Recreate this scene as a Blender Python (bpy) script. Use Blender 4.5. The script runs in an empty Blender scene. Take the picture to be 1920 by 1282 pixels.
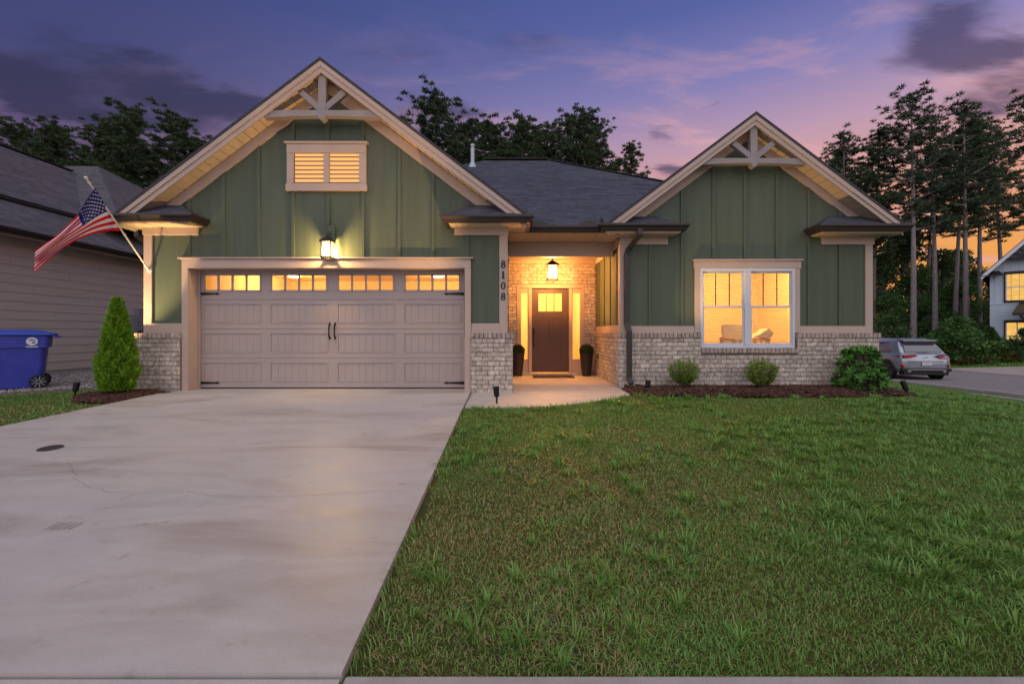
import bpy, bmesh, math, random
import numpy as np
from mathutils import Vector, Matrix
R = math.radians
scene = bpy.context.scene
COL = scene.collection
random.seed(11); RNG = np.random.default_rng(11)

# ------------------------------------------------------------------ camera, sky, sun, exposure
CAMZ, F = 1.01, 853.0
cam_d = bpy.data.cameras.new('camera'); cam = bpy.data.objects.new('camera', cam_d); COL.objects.link(cam)
cam.location = (0, 0, CAMZ); cam.rotation_euler = (R(90), 0, 0)
cam_d.sensor_width = 36; cam_d.lens = 16; cam_d.shift_y = -16/1920; cam_d.clip_start = 0.05; cam_d.clip_end = 3000
scene.camera = cam

EXPO = 0.42
scene.view_settings.view_transform = 'Standard'; scene.view_settings.look = 'None'
scene.view_settings.gamma = 1; scene.view_settings.exposure = EXPO; scene.view_settings.use_curve_mapping = False
K = 1/2**EXPO

world = bpy.data.worlds.new('World'); scene.world = world; world.use_nodes = True
nt = world.node_tree; nt.nodes.clear()
class NT:
    """tiny node-graph helper"""
    def __init__(s, t): s.t = t; s.n = t.nodes; s.l = t.links
    def add(s, ty, **kw):
        n = s.n.new(ty)
        for k, v in kw.items():
            if k.startswith('i_'):
                key = k[2:]; key = int(key) if key.isdigit() else key
                n.inputs[key].default_value = v
            else: setattr(n, k, v)
        return n
    def link(s, a, b): s.l.new(a, b)
    def math(s, op, a, b=None, c=None, clamp=False):
        n = s.n.new('ShaderNodeMath'); n.operation = op; n.use_clamp = clamp
        for i, v in enumerate((a, b, c)):
            if v is None: continue
            if isinstance(v, (int, float)): n.inputs[i].default_value = v
            else: s.l.new(v, n.inputs[i])
        return n.outputs[0]
    def vmath(s, op, a, b=None):
        n = s.n.new('ShaderNodeVectorMath'); n.operation = op
        for i, v in enumerate((a, b)):
            if v is None: continue
            if isinstance(v, (tuple, list)): n.inputs[i].default_value = v
            else: s.l.new(v, n.inputs[i])
        return n
    def ramp(s, fac, stops, interp='LINEAR'):
        n = s.n.new('ShaderNodeValToRGB'); cr = n.color_ramp; cr.interpolation = interp
        while len(cr.elements) < len(stops): cr.elements.new(0.5)
        for e, (p, c) in zip(cr.elements, stops):
            e.position = p; e.color = (*c, 1) if len(c) == 3 else c
        s.l.new(fac, n.inputs[0]); return n.outputs[0]
    def mix(s, fac, a, b, mode='MIX'):
        n = s.n.new('ShaderNodeMix'); n.data_type = 'RGBA'; n.blend_type = mode
        for i, v in ((0, fac), (6, a), (7, b)):
            if isinstance(v, (int, float)): n.inputs[i].default_value = v
            elif isinstance(v, (tuple, list)): n.inputs[i].default_value = (*v, 1) if len(v) == 3 else v
            else: s.l.new(v, n.inputs[i])
        return n.outputs[2]
    def noise(s, vec=None, scale=5, detail=4, rough=0.55, dist=0.0):
        n = s.n.new('ShaderNodeTexNoise'); n.inputs['Scale'].default_value = scale
        n.inputs['Detail'].default_value = detail; n.inputs['Roughness'].default_value = rough
        n.inputs['Distortion'].default_value = dist
        if vec is not None: s.l.new(vec, n.inputs['Vector'])
        return n.outputs['Fac']
    def maprange(s, v, a, b, c=0.0, d=1.0, smooth=True):
        n = s.n.new('ShaderNodeMapRange'); n.interpolation_type = 'SMOOTHSTEP' if smooth else 'LINEAR'
        s.l.new(v, n.inputs[0])
        for i, x in ((1, a), (2, b), (3, c), (4, d)): n.inputs[i].default_value = x
        return n.outputs[0]

# dusk sky: afterglow low in the east-north-east (to the right of the view), violet elsewhere, thin dark cloud banks
g = NT(nt)
tc = g.add('ShaderNodeTexCoord').outputs['Generated']
sep = g.add('ShaderNodeSeparateXYZ'); g.link(tc, sep.inputs[0])
zz = g.math('MAXIMUM', sep.outputs[2], 0.0)
hor = g.vmath('NORMALIZE', g.vmath('MULTIPLY', tc, (1, 1, 0)).outputs[0])
sunaz = R(50)
dot = g.vmath('DOT_PRODUCT', hor.outputs[0], (math.sin(sunaz), math.cos(sunaz), 0)).outputs['Value']
glow = g.maprange(dot, -0.15, 1.0)
rr = g.ramp(zz, [(0, (.92, .34, .06)), (.13, (.90, .385, .10)), (.21, (.80, .36, .22)), (.30, (.68, .37, .37)), (.36, (.52, .335, .46)),
                 (.45, (.245, .225, .48)), (.55, (.105, .135, .38)), (.75, (.04, .065, .23)), (1, (.035, .045, .14))])
rl = g.ramp(zz, [(0, (.17, .095, .15)), (.2, (.135, .085, .16)), (.31, (.120, .088, .190)), (.40, (.064, .070, .190)), (.6, (.042, .062, .200)), (1, (.025, .04, .14))])
skyc = g.mix(glow, rl, rr)
den = g.math('ADD', zz, 0.16)
pl = g.add('ShaderNodeCombineXYZ')
g.link(g.math('DIVIDE', sep.outputs[0], den), pl.inputs[0]); g.link(g.math('DIVIDE', sep.outputs[1], den), pl.inputs[1])
stretch = g.add('ShaderNodeMapping'); stretch.inputs['Rotation'].default_value = (0, 0, R(-28)); stretch.inputs['Scale'].default_value = (0.8, 1.9, 1)
g.link(pl.outputs[0], stretch.inputs[0])
n1 = g.noise(stretch.outputs[0], 1.5, 6, 0.58, 0.35)
n2 = g.noise(stretch.outputs[0], 0.55, 3, 0.5, 0.2)
wob = g.math('MULTIPLY', g.math('SUBTRACT', g.noise(stretch.outputs[0], 1.3, 5, .6), .5), .40); wob2 = g.math('MULTIPLY', g.math('SUBTRACT', g.noise(stretch.outputs[0], 2.1, 5, .6), .5), .13)
def bank(px, py, rx, ry):      # one cloud bank, as a direction and a half-width / half-height
    v = Vector((px-960, F, 625-py)).normalized(); az = math.atan2(v.x, v.y); el = v.z
    a = g.math('ADD', g.math('ARCTAN2', sep.outputs[0], sep.outputs[1]), wob)
    dx = g.math('DIVIDE', g.math('SUBTRACT', a, az), rx); dz = g.math('DIVIDE', g.math('SUBTRACT', g.math('ADD', sep.outputs[2], wob2), el), ry)
    d2 = g.math('ADD', g.math('MULTIPLY', dx, dx), g.math('MULTIPLY', dz, dz))
    return g.math('EXPONENT', g.math('MULTIPLY', d2, -1.0))
banks = None
for b in [(270, 150, .13, .035), (70, 165, .11, .030), (420, 190, .10, .030), (150, 215, .12, .018), (1800, 42, .085, .040), (1890, 92, .06, .022), (1330, 190, .05, .012), (1190, 248, .045, .02),
          (1225, 325, .05, .022), (870, 215, .10, .03), (1870, 180, .06, .020)]:
    e = bank(*b); banks = e if banks is None else g.math('ADD', banks, e)
dens = g.math('ADD', g.math('MULTIPLY', g.math('SUBTRACT', n1, .5), 2.4), g.math('ADD', g.math('MULTIPLY', g.math('SUBTRACT', n2, .5), .5), g.math('MULTIPLY', banks, .80)))
cl = g.maprange(dens, 0.20, 0.85)
ccol = g.mix(glow, (.034, .035, .082), (.056, .050, .120))
sky2 = g.mix(g.math('MULTIPLY', cl, 0.78), skyc, ccol)
wisp = g.noise(stretch.outputs[0], 2.3, 7, 0.62, 0.5)
wm = g.math('MULTIPLY', g.maprange(wisp, 0.49, 0.68), g.math('MULTIPLY', glow, g.maprange(sep.outputs[2], 0.62, 0.30)))
sky3 = g.mix(g.math('MULTIPLY', wm, 0.62), sky2, (.80, .42, .44))
nish = g.add('ShaderNodeTexSky'); nish.sky_type = 'NISHITA'; nish.sun_disc = False
nish.sun_elevation = R(0.5); nish.sun_rotation = sunaz
nis = g.mix(1.0, nish.outputs[0], (0.06, 0.06, 0.06), 'MULTIPLY')
sky4 = g.mix(0.03, sky3, nis)
bg = g.add('ShaderNodeBackground'); g.link(sky4, bg.inputs[0]); bg.inputs[1].default_value = 1.0*K
wo = g.add('ShaderNodeOutputWorld'); g.link(bg.outputs[0], wo.inputs[0])

# what daylight is left, as one very wide soft source high over the street
sd = bpy.data.lights.new('dusk_sun', 'SUN'); sd.energy = 1.66; sd.angle = R(115); sd.color = (1.0, .945, .92)
so = bpy.data.objects.new('dusk_sun', sd); COL.objects.link(so)
so.rotation_euler = Vector((.10, .76, -.64)).to_track_quat('-Z', 'Y').to_euler()

cy = scene.cycles
cy.use_denoising = True; cy.max_bounces = 6; cy.diffuse_bounces = 3; cy.glossy_bounces = 3; cy.transmission_bounces = 4
cy.transparent_max_bounces = 10; cy.sample_clamp_indirect = 4; cy.caustics_reflective = False; cy.caustics_refractive = False

# ------------------------------------------------------------------ materials
MATS = {}
def mat(name, col, rough=0.6, var=0.0, vscale=6.0, vstretch=(1, 1, 1), bump=0.0, bscale=60.0, bstretch=(1, 1, 1), spec=0.35, metal=0.0,
        col2=None, attr=None, rand=0.0, emit=0.0, ecol=None, coat=0.0, rvar=0.0):
    m = bpy.data.materials.new(name); m.use_nodes = True; m.node_tree.nodes.clear(); t = NT(m.node_tree)
    b = t.add('ShaderNodeBsdfPrincipled'); o = t.add('ShaderNodeOutputMaterial'); t.link(b.outputs[0], o.inputs[0])
    geo = t.add('ShaderNodeNewGeometry').outputs['Position']
    b.inputs['Roughness'].default_value = rough; b.inputs['Specular IOR Level'].default_value = spec
    b.inputs['Metallic'].default_value = metal; b.inputs['Coat Weight'].default_value = coat
    c = None
    if var or col2:
        mp = t.add('ShaderNodeMapping'); mp.inputs['Scale'].default_value = vstretch; t.link(geo, mp.inputs[0])
        f = t.noise(mp.outputs[0], vscale, 6, 0.6)
        lo = col2 or tuple(x*(1-var) for x in col); hi = col if col2 else tuple(min(1, x*(1+var)) for x in col)
        c = t.ramp(f, [(.34, lo), (.66, hi)])
        if rvar: t.link(t.maprange(f, .3, .7, rough-rvar, rough+rvar), b.inputs['Roughness'])
    if attr or rand:
        base = c if c is not None else None
        if base is None:
            rgb = t.add('ShaderNodeRGB'); rgb.outputs[0].default_value = (*col, 1); base = rgb.outputs[0]
        v = None
        if attr:
            a = t.add('ShaderNodeAttribute', attribute_name='tint'); v = a.outputs['Fac']
        if rand:
            r = t.add('ShaderNodeObjectInfo').outputs['Random']
            v = r if v is None else t.math('FRACT', t.math('ADD', v, r))
        if isinstance(attr, list): tc_ = t.ramp(v, attr); c = t.mix(1.0, base, tc_, 'MULTIPLY')
        else:
            amt = rand or attr
            k = t.maprange(v, 0, 1, 1-amt, 1+amt, False)
            cc = t.add('ShaderNodeCombineColor')
            for i in range(3): t.link(k, cc.inputs[i])
            c = t.mix(1.0, base, cc.outputs[0], 'MULTIPLY')
    if c is not None: t.link(c, b.inputs['Base Color'])
    else: b.inputs['Base Color'].default_value = (*col, 1)
    if bump:
        mp2 = t.add('ShaderNodeMapping'); mp2.inputs['Scale'].default_value = bstretch; t.link(geo, mp2.inputs[0])
        bn = t.add('ShaderNodeBump'); bn.inputs['Strength'].default_value = bump; bn.inputs['Distance'].default_value = 0.01
        t.link(t.noise(mp2.outputs[0], bscale, 5, 0.6), bn.inputs['Height']); t.link(bn.outputs[0], b.inputs['Normal'])
    if emit:
        b.inputs['Emission Color'].default_value = (*(ecol or col), 1); b.inputs['Emission Strength'].default_value = emit
    MATS[name] = m; return m

mat('green_siding', (.090, .114, .078), .55, .10, 1.6, (6, 6, .45), .2, 30, (5, 5, .25), .3)
mat('trim_paint', (.50, .385, .33), .55, .05, 3, (1, 1, 1), .06, 40, (1, 1, 1), .3)
mat('truss_paint', (.30, .265, .265), .6, .08, 4, (1, 1, 1), .1, 40)
mat('door_taupe', (.40, .335, .32), .5, .03, 3, (1, 1, 1), .05, 60, (1, 1, 6), .35)
mat('soffit_vinyl', (.62, .50, .37), .5, .04, 3, spec=.35)
mat('gutter_metal', (.034, .025, .025), .38, .15, 4, spec=.45)
mat('shingle', (.088, .090, .118), .9, .12, 9, (1, 1, 1), .5, 180, (1, 1, 1), .12, attr=.17)
mat('shingle_base', (.06, .055, .062), .95, .2, 20)
mat('shingle_brown', (.130, .122, .138), .9, .12, 9, (1, 1, 1), .5, 180, (1, 1, 1), .12, attr=.20)
mat('ridge_dark', (.03, .027, .03), .8)
mat('mortar', (.215, .168, .14), .95, .2, 30, bump=.4, bscale=150, spec=.1)
mat('brick_old', (.69, .62, .555), .92, col2=(.35, .275, .23), vscale=13, vstretch=(1.2, 1.2, 1.2), bump=.5, bscale=90, spec=.12, rand=.20, attr=.20)
mat('brick_cap', (.50, .42, .385), .9, col2=(.32, .25, .22), vscale=14, bump=.4, bscale=90, spec=.15, rand=.18, attr=.18)
mat('front_door', (.085, .050, .040), .42, .12, 8, (6, 6, .6), .12, 40, (6, 6, .4), .4)
mat('black_metal', (.010, .009, .010), .6, spec=.3)
mat('dark_bronze', (.028, .022, .020), .4, spec=.5, metal=.3)
mat('white_vinyl', (.62, .64, .70), .4, spec=.4)
mat('pipe_metal', (.42, .50, .53), .4, .1, 8, metal=.25)
mat('asphalt', (.27, .25, .25), .88, .16, 5, bump=.5, bscale=250, spec=.2)
mat('kerb_concrete', (.40, .375, .35), .8, .12, 4, bump=.3, bscale=180, spec=.25)
mat('porch_concrete', (.50, .455, .41), .62, .08, 3, bump=.15, bscale=150, spec=.35)
mat('mulch_soil', (.050, .026, .020), .95, .3, 20, bump=1, bscale=40)
mat('mulch_chip', (.105, .056, .042), .9, .25, 30, spec=.15, attr=.62)
mat('gravel_stone', (.34, .31, .30), .85, .2, 30, spec=.2, attr=.5)
mat('gravel_bed', (.20, .18, .17), .95, .3, 30, bump=1, bscale=60)
mat('neighbour_siding', (.57, .475, .42), .6, .05, 2, (1, .4, 4), .12, 30, (1, .5, 6), .3)
mat('neighbour_trim', (.55, .45, .385), .6, .05, 3)
mat('far_siding', (.47, .55, .65), .6, .05, 2, (1, 1, .3))
mat('far_trim', (.70, .72, .76), .5)
mat('far_dark', (.022, .020, .024), .5)
mat('far_stone', (.075, .068, .065), .9, .3, 5, bump=.5, bscale=10)
mat('lit_wall', (.80, .66, .46), .8, .05, 2)
mat('room_floor', (.34, .20, .10), .5, .2, 3)
mat('blind', (.85, .78, .62), .55)
mat('wicker', (.42, .24, .11), .7, .3, 60)
mat('cushion', (.86, .80, .66), .85)
mat('planter', (.030, .022, .019), .45, .1, 5)
mat('door_mat', (.10, .062, .045), .95, .35, 60, bump=1, bscale=250)
mat('bin_blue', (.045, .06, .42), .42, .10, 6, bump=.06, bscale=120, spec=.4)
mat('bin_lid', (.04, .09, .52), .38, .08, 6, spec=.45)
mat('print_white', (.72, .74, .80), .6)
mat('tyre', (.018, .018, .019), .85, bump=.3, bscale=80)
mat('rim', (.42, .42, .44), .3, metal=.8)
mat('car_paint', (.36, .40, .47), .2, metal=.45, coat=.8, spec=.5)
mat('car_glass', (.05, .06, .075), .06, spec=.9, coat=1)
mat('car_dark', (.014, .014, .016), .45)
mat('lamp_red', (.36, .008, .012), .15, coat=1, spec=.6)
mat('chrome', (.6, .6, .62), .12, metal=1)

mat('pole_white', (.66, .62, .56), .35, spec=.5)
mat('bark', (.17, .135, .125), .95, .4, 6, (4, 4, .8), 1, 14, (3, 3, .6), .1)
mat('bark_grey', (.26, .225, .23), .95, .35, 6, (4, 4, .8), 1, 14, (3, 3, .6), .1)
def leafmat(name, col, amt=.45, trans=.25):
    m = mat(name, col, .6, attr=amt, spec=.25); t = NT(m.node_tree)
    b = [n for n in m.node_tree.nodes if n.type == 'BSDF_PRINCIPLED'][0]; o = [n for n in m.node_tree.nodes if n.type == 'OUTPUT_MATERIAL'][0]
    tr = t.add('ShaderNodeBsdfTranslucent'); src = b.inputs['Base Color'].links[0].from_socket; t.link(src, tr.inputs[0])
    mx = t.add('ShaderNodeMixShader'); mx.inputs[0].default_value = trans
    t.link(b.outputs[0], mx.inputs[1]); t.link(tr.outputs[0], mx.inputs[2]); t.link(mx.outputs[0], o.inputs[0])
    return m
leafmat('flag_red', (.85, .016, .045), .001, .4); leafmat('flag_white', (.92, .88, .92), .001, .4); leafmat('flag_blue', (.025, .050, .32), .001, .4)
leafmat('needles', (.068, .108, .050), .5, .15); leafmat('needles_cool', (.062, .098, .050), .5, .15)
leafmat('oak_leaf', (.062, .118, .040), .5); leafmat('oak_leaf_light', (.085, .175, .046), .5)
leafmat('arborvitae_leaf', (.155, .31, .026), .6); leafmat('boxwood_leaf', (.20, .30, .045), .55)
leafmat('laurel_leaf', (.075, .20, .034), .5, .15); leafmat('topiary_leaf', (.05, .085, .02), .5)
leafmat('gold_leaf', (.19, .16, .05), .4); leafmat('plum_leaf', (.045, .018, .028), .4)

# turf blades: tint picks straw, olive or green
m = bpy.data.materials.new('turf'); m.use_nodes = True; m.node_tree.nodes.clear(); t = NT(m.node_tree); MATS['turf'] = m
b = t.add('ShaderNodeBsdfPrincipled'); b.inputs['Roughness'].default_value = .42; b.inputs['Specular IOR Level'].default_value = .5
a = t.add('ShaderNodeAttribute', attribute_name='tint')
c = t.ramp(a.outputs['Fac'], [(0, (.50, .40, .21)), (.22, (.36, .34, .12)), (.34, (.21, .325, .062)), (.65, (.140, .325, .052)), (1, (.29, .50, .13))])
t.link(c, b.inputs['Base Color']); tr = t.add('ShaderNodeBsdfTranslucent'); t.link(c, tr.inputs[0])
mx = t.add('ShaderNodeMixShader'); mx.inputs[0].default_value = .22; t.link(b.outputs[0], mx.inputs[1]); t.link(tr.outputs[0], mx.inputs[2])
o = t.add('ShaderNodeOutputMaterial'); t.link(mx.outputs[0], o.inputs[0])
# soil and thatch under the turf
m = bpy.data.materials.new('thatch'); m.use_nodes = True; m.node_tree.nodes.clear(); t = NT(m.node_tree); MATS['thatch'] = m
b = t.add('ShaderNodeBsdfPrincipled'); b.inputs['Roughness'].default_value = .95; b.inputs['Specular IOR Level'].default_value = .1
geo = t.add('ShaderNodeNewGeometry').outputs['Position']
c1 = t.ramp(t.noise(geo, 90, 5, .7), [(.3, (.062, .066, .026)), (.5, (.090, .120, .034)), (.72, (.19, .165, .085))])
c2 = t.ramp(t.noise(geo, 1.3, 4, .6), [(.42, (1, 1, 1)), (.62, (1.5, 1.15, .95))])
t.link(t.mix(1, c1, c2, 'MULTIPLY'), b.inputs['Base Color'])
bn = t.add('ShaderNodeBump'); bn.inputs['Strength'].default_value = 1; bn.inputs['Distance'].default_value = .03
t.link(t.noise(geo, 60, 6, .7), bn.inputs['Height']); t.link(bn.outputs[0], b.inputs['Normal'])
o = t.add('ShaderNodeOutputMaterial'); t.link(b.outputs[0], o.inputs[0])
# broom-finished, partly polished driveway concrete with old water marks
m = bpy.data.materials.new('drive_concrete'); m.use_nodes = True; m.node_tree.nodes.clear(); t = NT(m.node_tree); MATS['drive_concrete'] = m
b = t.add('ShaderNodeBsdfPrincipled'); b.inputs['Specular IOR Level'].default_value = .5
geo = t.add('ShaderNodeNewGeometry').outputs['Position']
mp = t.add('ShaderNodeMapping'); mp.inputs['Rotation'].default_value = (0, 0, R(32)); mp.inputs['Scale'].default_value = (.45, 1.7, 1); t.link(geo, mp.inputs[0])
s1 = t.noise(mp.outputs[0], 1.1, 6, .62, .6); s2 = t.noise(geo, 2.6, 6, .7); s3 = t.noise(geo, 120, 4, .7)
c = t.ramp(s1, [(.32, (.345, .29, .255)), (.42, (.50, .445, .405)), (.54, (.63, .58, .55)), (.64, (.50, .48, .475)), (.74, (.41, .405, .415))])
c = t.mix(.30, c, t.ramp(s2, [(.3, (.40, .355, .33)), (.7, (.57, .53, .50))]))
sp_ = t.noise(geo, 7, 3, .5); c = t.mix(t.maprange(sp_, .64, .74, 0, .55), c, (.33, .285, .255))
c = t.mix(.30, c, t.ramp(s3, [(.3, (.30, .27, .24)), (.7, (.62, .57, .52))]))
t.link(c, b.inputs['Base Color'])
t.link(t.maprange(t.math('ADD', t.math('MULTIPLY', s1, .6), t.math('MULTIPLY', s2, .4)), .38, .62, .34, .52), b.inputs['Roughness'])
bn = t.add('ShaderNodeBump'); bn.inputs['Strength'].default_value = .22; bn.inputs['Distance'].default_value = .004
t.link(t.math('ADD', s3, t.noise(geo, 14, 5, .6)), bn.inputs['Height']); t.link(bn.outputs[0], b.inputs['Normal'])
o = t.add('ShaderNodeOutputMaterial'); t.link(b.outputs[0], o.inputs[0])
# window glass (thin) and lamp glass
def glass(name, refl=.10, tint=(1, 1, 1)):
    m = bpy.data.materials.new(name); m.use_nodes = True; m.node_tree.nodes.clear(); t = NT(m.node_tree); MATS[name] = m
    tp = t.add('ShaderNodeBsdfTransparent'); tp.inputs[0].default_value = (*tint, 1)
    gl = t.add('ShaderNodeBsdfGlossy'); gl.inputs['Roughness'].default_value = .03
    fr = t.add('ShaderNodeFresnel'); fr.inputs[0].default_value = 1.45
    mx = t.add('ShaderNodeMixShader'); t.link(t.math('MINIMUM', fr.outputs[0], refl*4), mx.inputs[0])
    t.link(tp.outputs[0], mx.inputs[1]); t.link(gl.outputs[0], mx.inputs[2])
    o = t.add('ShaderNodeOutputMaterial'); t.link(mx.outputs[0], o.inputs[0])
glass('window_glass')
def lampglass(name, col, s):
    m = bpy.data.materials.new(name); m.use_nodes = True; m.node_tree.nodes.clear(); t = NT(m.node_tree); MATS[name] = m
    tp = t.add('ShaderNodeBsdfTransparent'); e = t.add('ShaderNodeEmission'); e.inputs[0].default_value = (*col, 1); e.inputs[1].default_value = s*K
    ad = t.add('ShaderNodeAddShader'); t.link(tp.outputs[0], ad.inputs[0]); t.link(e.outputs[0], ad.inputs[1])
    o = t.add('ShaderNodeOutputMaterial'); t.link(ad.outputs[0], o.inputs[0])
lampglass('lamp_glass', (1, .66, .30), 1.5)
lampglass('bulb', (1, .78, .46), 9)
mat('ceiling_bulb', (1, .8, .5), .5, emit=5*K, ecol=(1, .74, .36))

# ------------------------------------------------------------------ mesh helpers
class MB:
    def __init__(s): s.v = []; s.f = []; s.mi = []; s.t = []; s.cur = 0; s.tint = 0.0
    def add(s, vs, fs):
        n = len(s.v); s.v += [tuple(p) for p in vs]; s.t += [s.tint]*len(vs)
        for f in fs: s.f.append(tuple(i+n for i in f)); s.mi.append(s.cur)
        return s
    def box(s, x0, x1, y0, y1, z0, z1):
        x0, x1 = sorted((x0, x1)); y0, y1 = sorted((y0, y1)); z0, z1 = sorted((z0, z1))
        return s.add([(x0,y0,z0),(x1,y0,z0),(x1,y1,z0),(x0,y1,z0),(x0,y0,z1),(x1,y0,z1),(x1,y1,z1),(x0,y1,z1)],
              [(0,3,2,1),(4,5,6,7),(0,1,5,4),(1,2,6,5),(2,3,7,6),(3,0,4,7)])
    def prism(s, poly, d):          # poly: 3-D points (counter-clockwise seen from the side opposite d), extruded by vector d
        n = len(poly); a = [Vector(p) for p in poly]; d = Vector(d)
        return s.add(a+[p+d for p in a], [tuple(range(n)), tuple(range(2*n-1, n-1, -1))]+[(i, i+n, (i+1) % n+n, (i+1) % n) for i in range(n)])
    def quad(s, *p): return s.add(p, [tuple(range(len(p)))])
    def beam(s, a, b, w, h, up=(0, 0, 1)):   # bar of width w and height h between two points
        a, b = Vector(a), Vector(b); d = (b-a).normalized(); up = Vector(up); sd = d.cross(up)
        if sd.length < 1e-5: sd = d.cross(Vector((1, 0, 0)))
        sd.normalize(); u = sd.cross(d).normalized(); vs = []
        for p in (a, b):
            for x, y in ((-1,-1),(1,-1),(1,1),(-1,1)): vs.append(p+sd*(w/2*x)+u*(h/2*y))
        return s.add(vs, [(0,1,2,3),(7,6,5,4),(0,4,5,1),(1,5,6,2),(2,6,7,3),(3,7,4,0)])
    def tube(s, pts, rad, n=8, cap=True):
        pts = [Vector(p) for p in pts]; rs = rad if isinstance(rad, (list, tuple)) else [rad]*len(pts); vs = []; fs = []
        pu = None
        for i, p in enumerate(pts):
            d = (pts[min(i+1, len(pts)-1)]-pts[max(i-1, 0)]).normalized()
            u = pu if pu is not None else (Vector((1, 0, 0)) if abs(d.x) < .8 else Vector((0, 1, 0)))
            u = (u-d*u.dot(d)).normalized(); pu = u; w = d.cross(u)
            for k in range(n): vs.append(p+(u*math.cos(2*math.pi*k/n)+w*math.sin(2*math.pi*k/n))*rs[i])
        for i in range(len(pts)-1):
            for k in range(n): fs.append((i*n+k, i*n+(k+1) % n, (i+1)*n+(k+1) % n, (i+1)*n+k))
        if cap: fs.append(tuple(range(n-1, -1, -1))); fs.append(tuple(range((len(pts)-1)*n, len(pts)*n)))
        return s.add(vs, fs)
    def lathe(s, prof, c=(0, 0, 0), n=24, axis='z'):
        vs = []; fs = []
        for r, z in prof:
            for k in range(n):
                a = 2*math.pi*k/n; x, y = r*math.cos(a), r*math.sin(a)
                p = (x, y, z) if axis == 'z' else ((z, x, y) if axis == 'x' else (x, z, y))
                vs.append((c[0]+p[0], c[1]+p[1], c[2]+p[2]))
        for i in range(len(prof)-1):
            for k in range(n): fs.append((i*n+k, i*n+(k+1) % n, (i+1)*n+(k+1) % n, (i+1)*n+k))
        if prof[0][0] > 1e-6: fs.append(tuple(range(n-1, -1, -1)))
        if prof[-1][0] > 1e-6: fs.append(tuple(range((len(prof)-1)*n, len(prof)*n)))
        return s.add(vs, fs)
    def mesh(s, name, mats, smooth=False):
        me = bpy.data.meshes.new(name); me.from_pydata(s.v, [], s.f)
        for m in ([mats] if isinstance(mats, str) else mats): me.materials.append(MATS[m])
        if any(s.mi): me.polygons.foreach_set('material_index', s.mi)
        if any(s.t): a = me.attributes.new('tint', 'FLOAT', 'POINT'); a.data.foreach_set('value', s.t)
        bm = bmesh.new(); bm.from_mesh(me); bmesh.ops.recalc_face_normals(bm, faces=bm.faces); bm.to_mesh(me); bm.free()
        if smooth: me.polygons.foreach_set('use_smooth', [True]*len(me.polygons))
        return me
    def build(s, name, mats, parent=None, bevel=0, smooth=False, sub=0, **tags):
        return link(name, s.mesh(name, mats, smooth), parent, bevel, sub, **tags)
def tag(o, label=None, category=None, group=None, kind=None):
    for k, v in (('label', label), ('category', category), ('group', group), ('kind', kind)):
        if v: o[k] = v
    return o
ROOTLOC = {}
def link(name, me, parent=None, bevel=0, sub=0, **tags):
    o = bpy.data.objects.new(name, me); COL.objects.link(o)
    if parent is not None:
        o.parent = parent
        if parent.name in ROOTLOC: o.matrix_parent_inverse = Matrix.Translation(-ROOTLOC[parent.name])
    if bevel:
        b = o.modifiers.new('bevel', 'BEVEL'); b.width = bevel; b.segments = 2; b.limit_method = 'ANGLE'; b.angle_limit = R(35)
    if sub:
        b = o.modifiers.new('subdivision', 'SUBSURF'); b.levels = sub; b.render_levels = sub
    return tag(o, **tags)
def root(name, loc, label=None, category=None, group=None, kind=None):
    """Empty at a thing's base; parts are built in world coordinates and hung under it"""
    o = bpy.data.objects.new(name, None); COL.objects.link(o); o.location = loc; o.empty_display_size = .2
    ROOTLOC[o.name] = Vector(loc); return tag(o, label, category, group, kind)
def copy_tree(o, parent=None):
    c = o.copy(); COL.objects.link(c); c.parent = parent
    for ch in list(o.children): copy_tree(ch, c)
    return c
def np_mesh(name, verts, faces, matname, tint=None, smooth=False):
    """verts (n,3); faces (m,k) with one k"""
    me = bpy.data.meshes.new(name); verts = np.asarray(verts, np.float32); faces = np.asarray(faces, np.int32); m, k = faces.shape
    me.vertices.add(len(verts)); me.vertices.foreach_set('co', verts.ravel())
    me.loops.add(m*k); me.loops.foreach_set('vertex_index', faces.ravel())
    me.polygons.add(m); me.polygons.foreach_set('loop_start', np.arange(0, m*k, k, dtype=np.int32))
    if smooth: me.polygons.foreach_set('use_smooth', np.ones(m, bool))
    me.materials.append(MATS[matname])
    if tint is not None: a = me.attributes.new('tint', 'FLOAT', 'POINT'); a.data.foreach_set('value', np.asarray(tint, np.float32))
    me.update(calc_edges=True); me.validate(); return me
def smooth01(x): x = min(1, max(0, x)); return x*x*(3-2*x)
def P(px, py, Y):               # a point at depth Y from its place in the picture
    return Vector(((px-960)/F*Y, Y, CAMZ+(625-py)/F*Y))

# ------------------------------------------------------------------ ground, driveway, walk, roads
def gz(x, y):
    x = np.asarray(x, float); y = np.asarray(y, float)
    base = -.0734*np.clip(7.68-y, 0, 5.81)
    fall = -.106*np.clip(x-6.6, 0, 8)
    z = np.maximum(base+fall, -.80)
    return z+.10*np.clip(x-22.8, 0, 4.5)*np.clip((y-8)/6, 0, 1)
def road_near(y): return 14.6-.10*(y-18)
def road_far(y): return 21.6-.14*(y-20)
def ground_z(x, y):
    z = gz(x, y)-.05
    z = np.where(y < 1.45, -.66, z)
    z = np.where((x > road_near(y)) & (x < road_far(y)), np.minimum(z, -.93), z)
    return z
xs = np.unique(np.concatenate([np.linspace(-500, -30, 12), np.arange(-30, 45, .4), np.linspace(45, 500, 12)]))
ys = np.unique(np.concatenate([np.linspace(-80, -2, 6), np.arange(-2, 45, .4), np.linspace(45, 900, 14)]))
X, Y = np.meshgrid(xs, ys); Z = ground_z(X, Y)
nx, ny = len(xs), len(ys); idx = np.arange(nx*ny).reshape(ny, nx)
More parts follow.
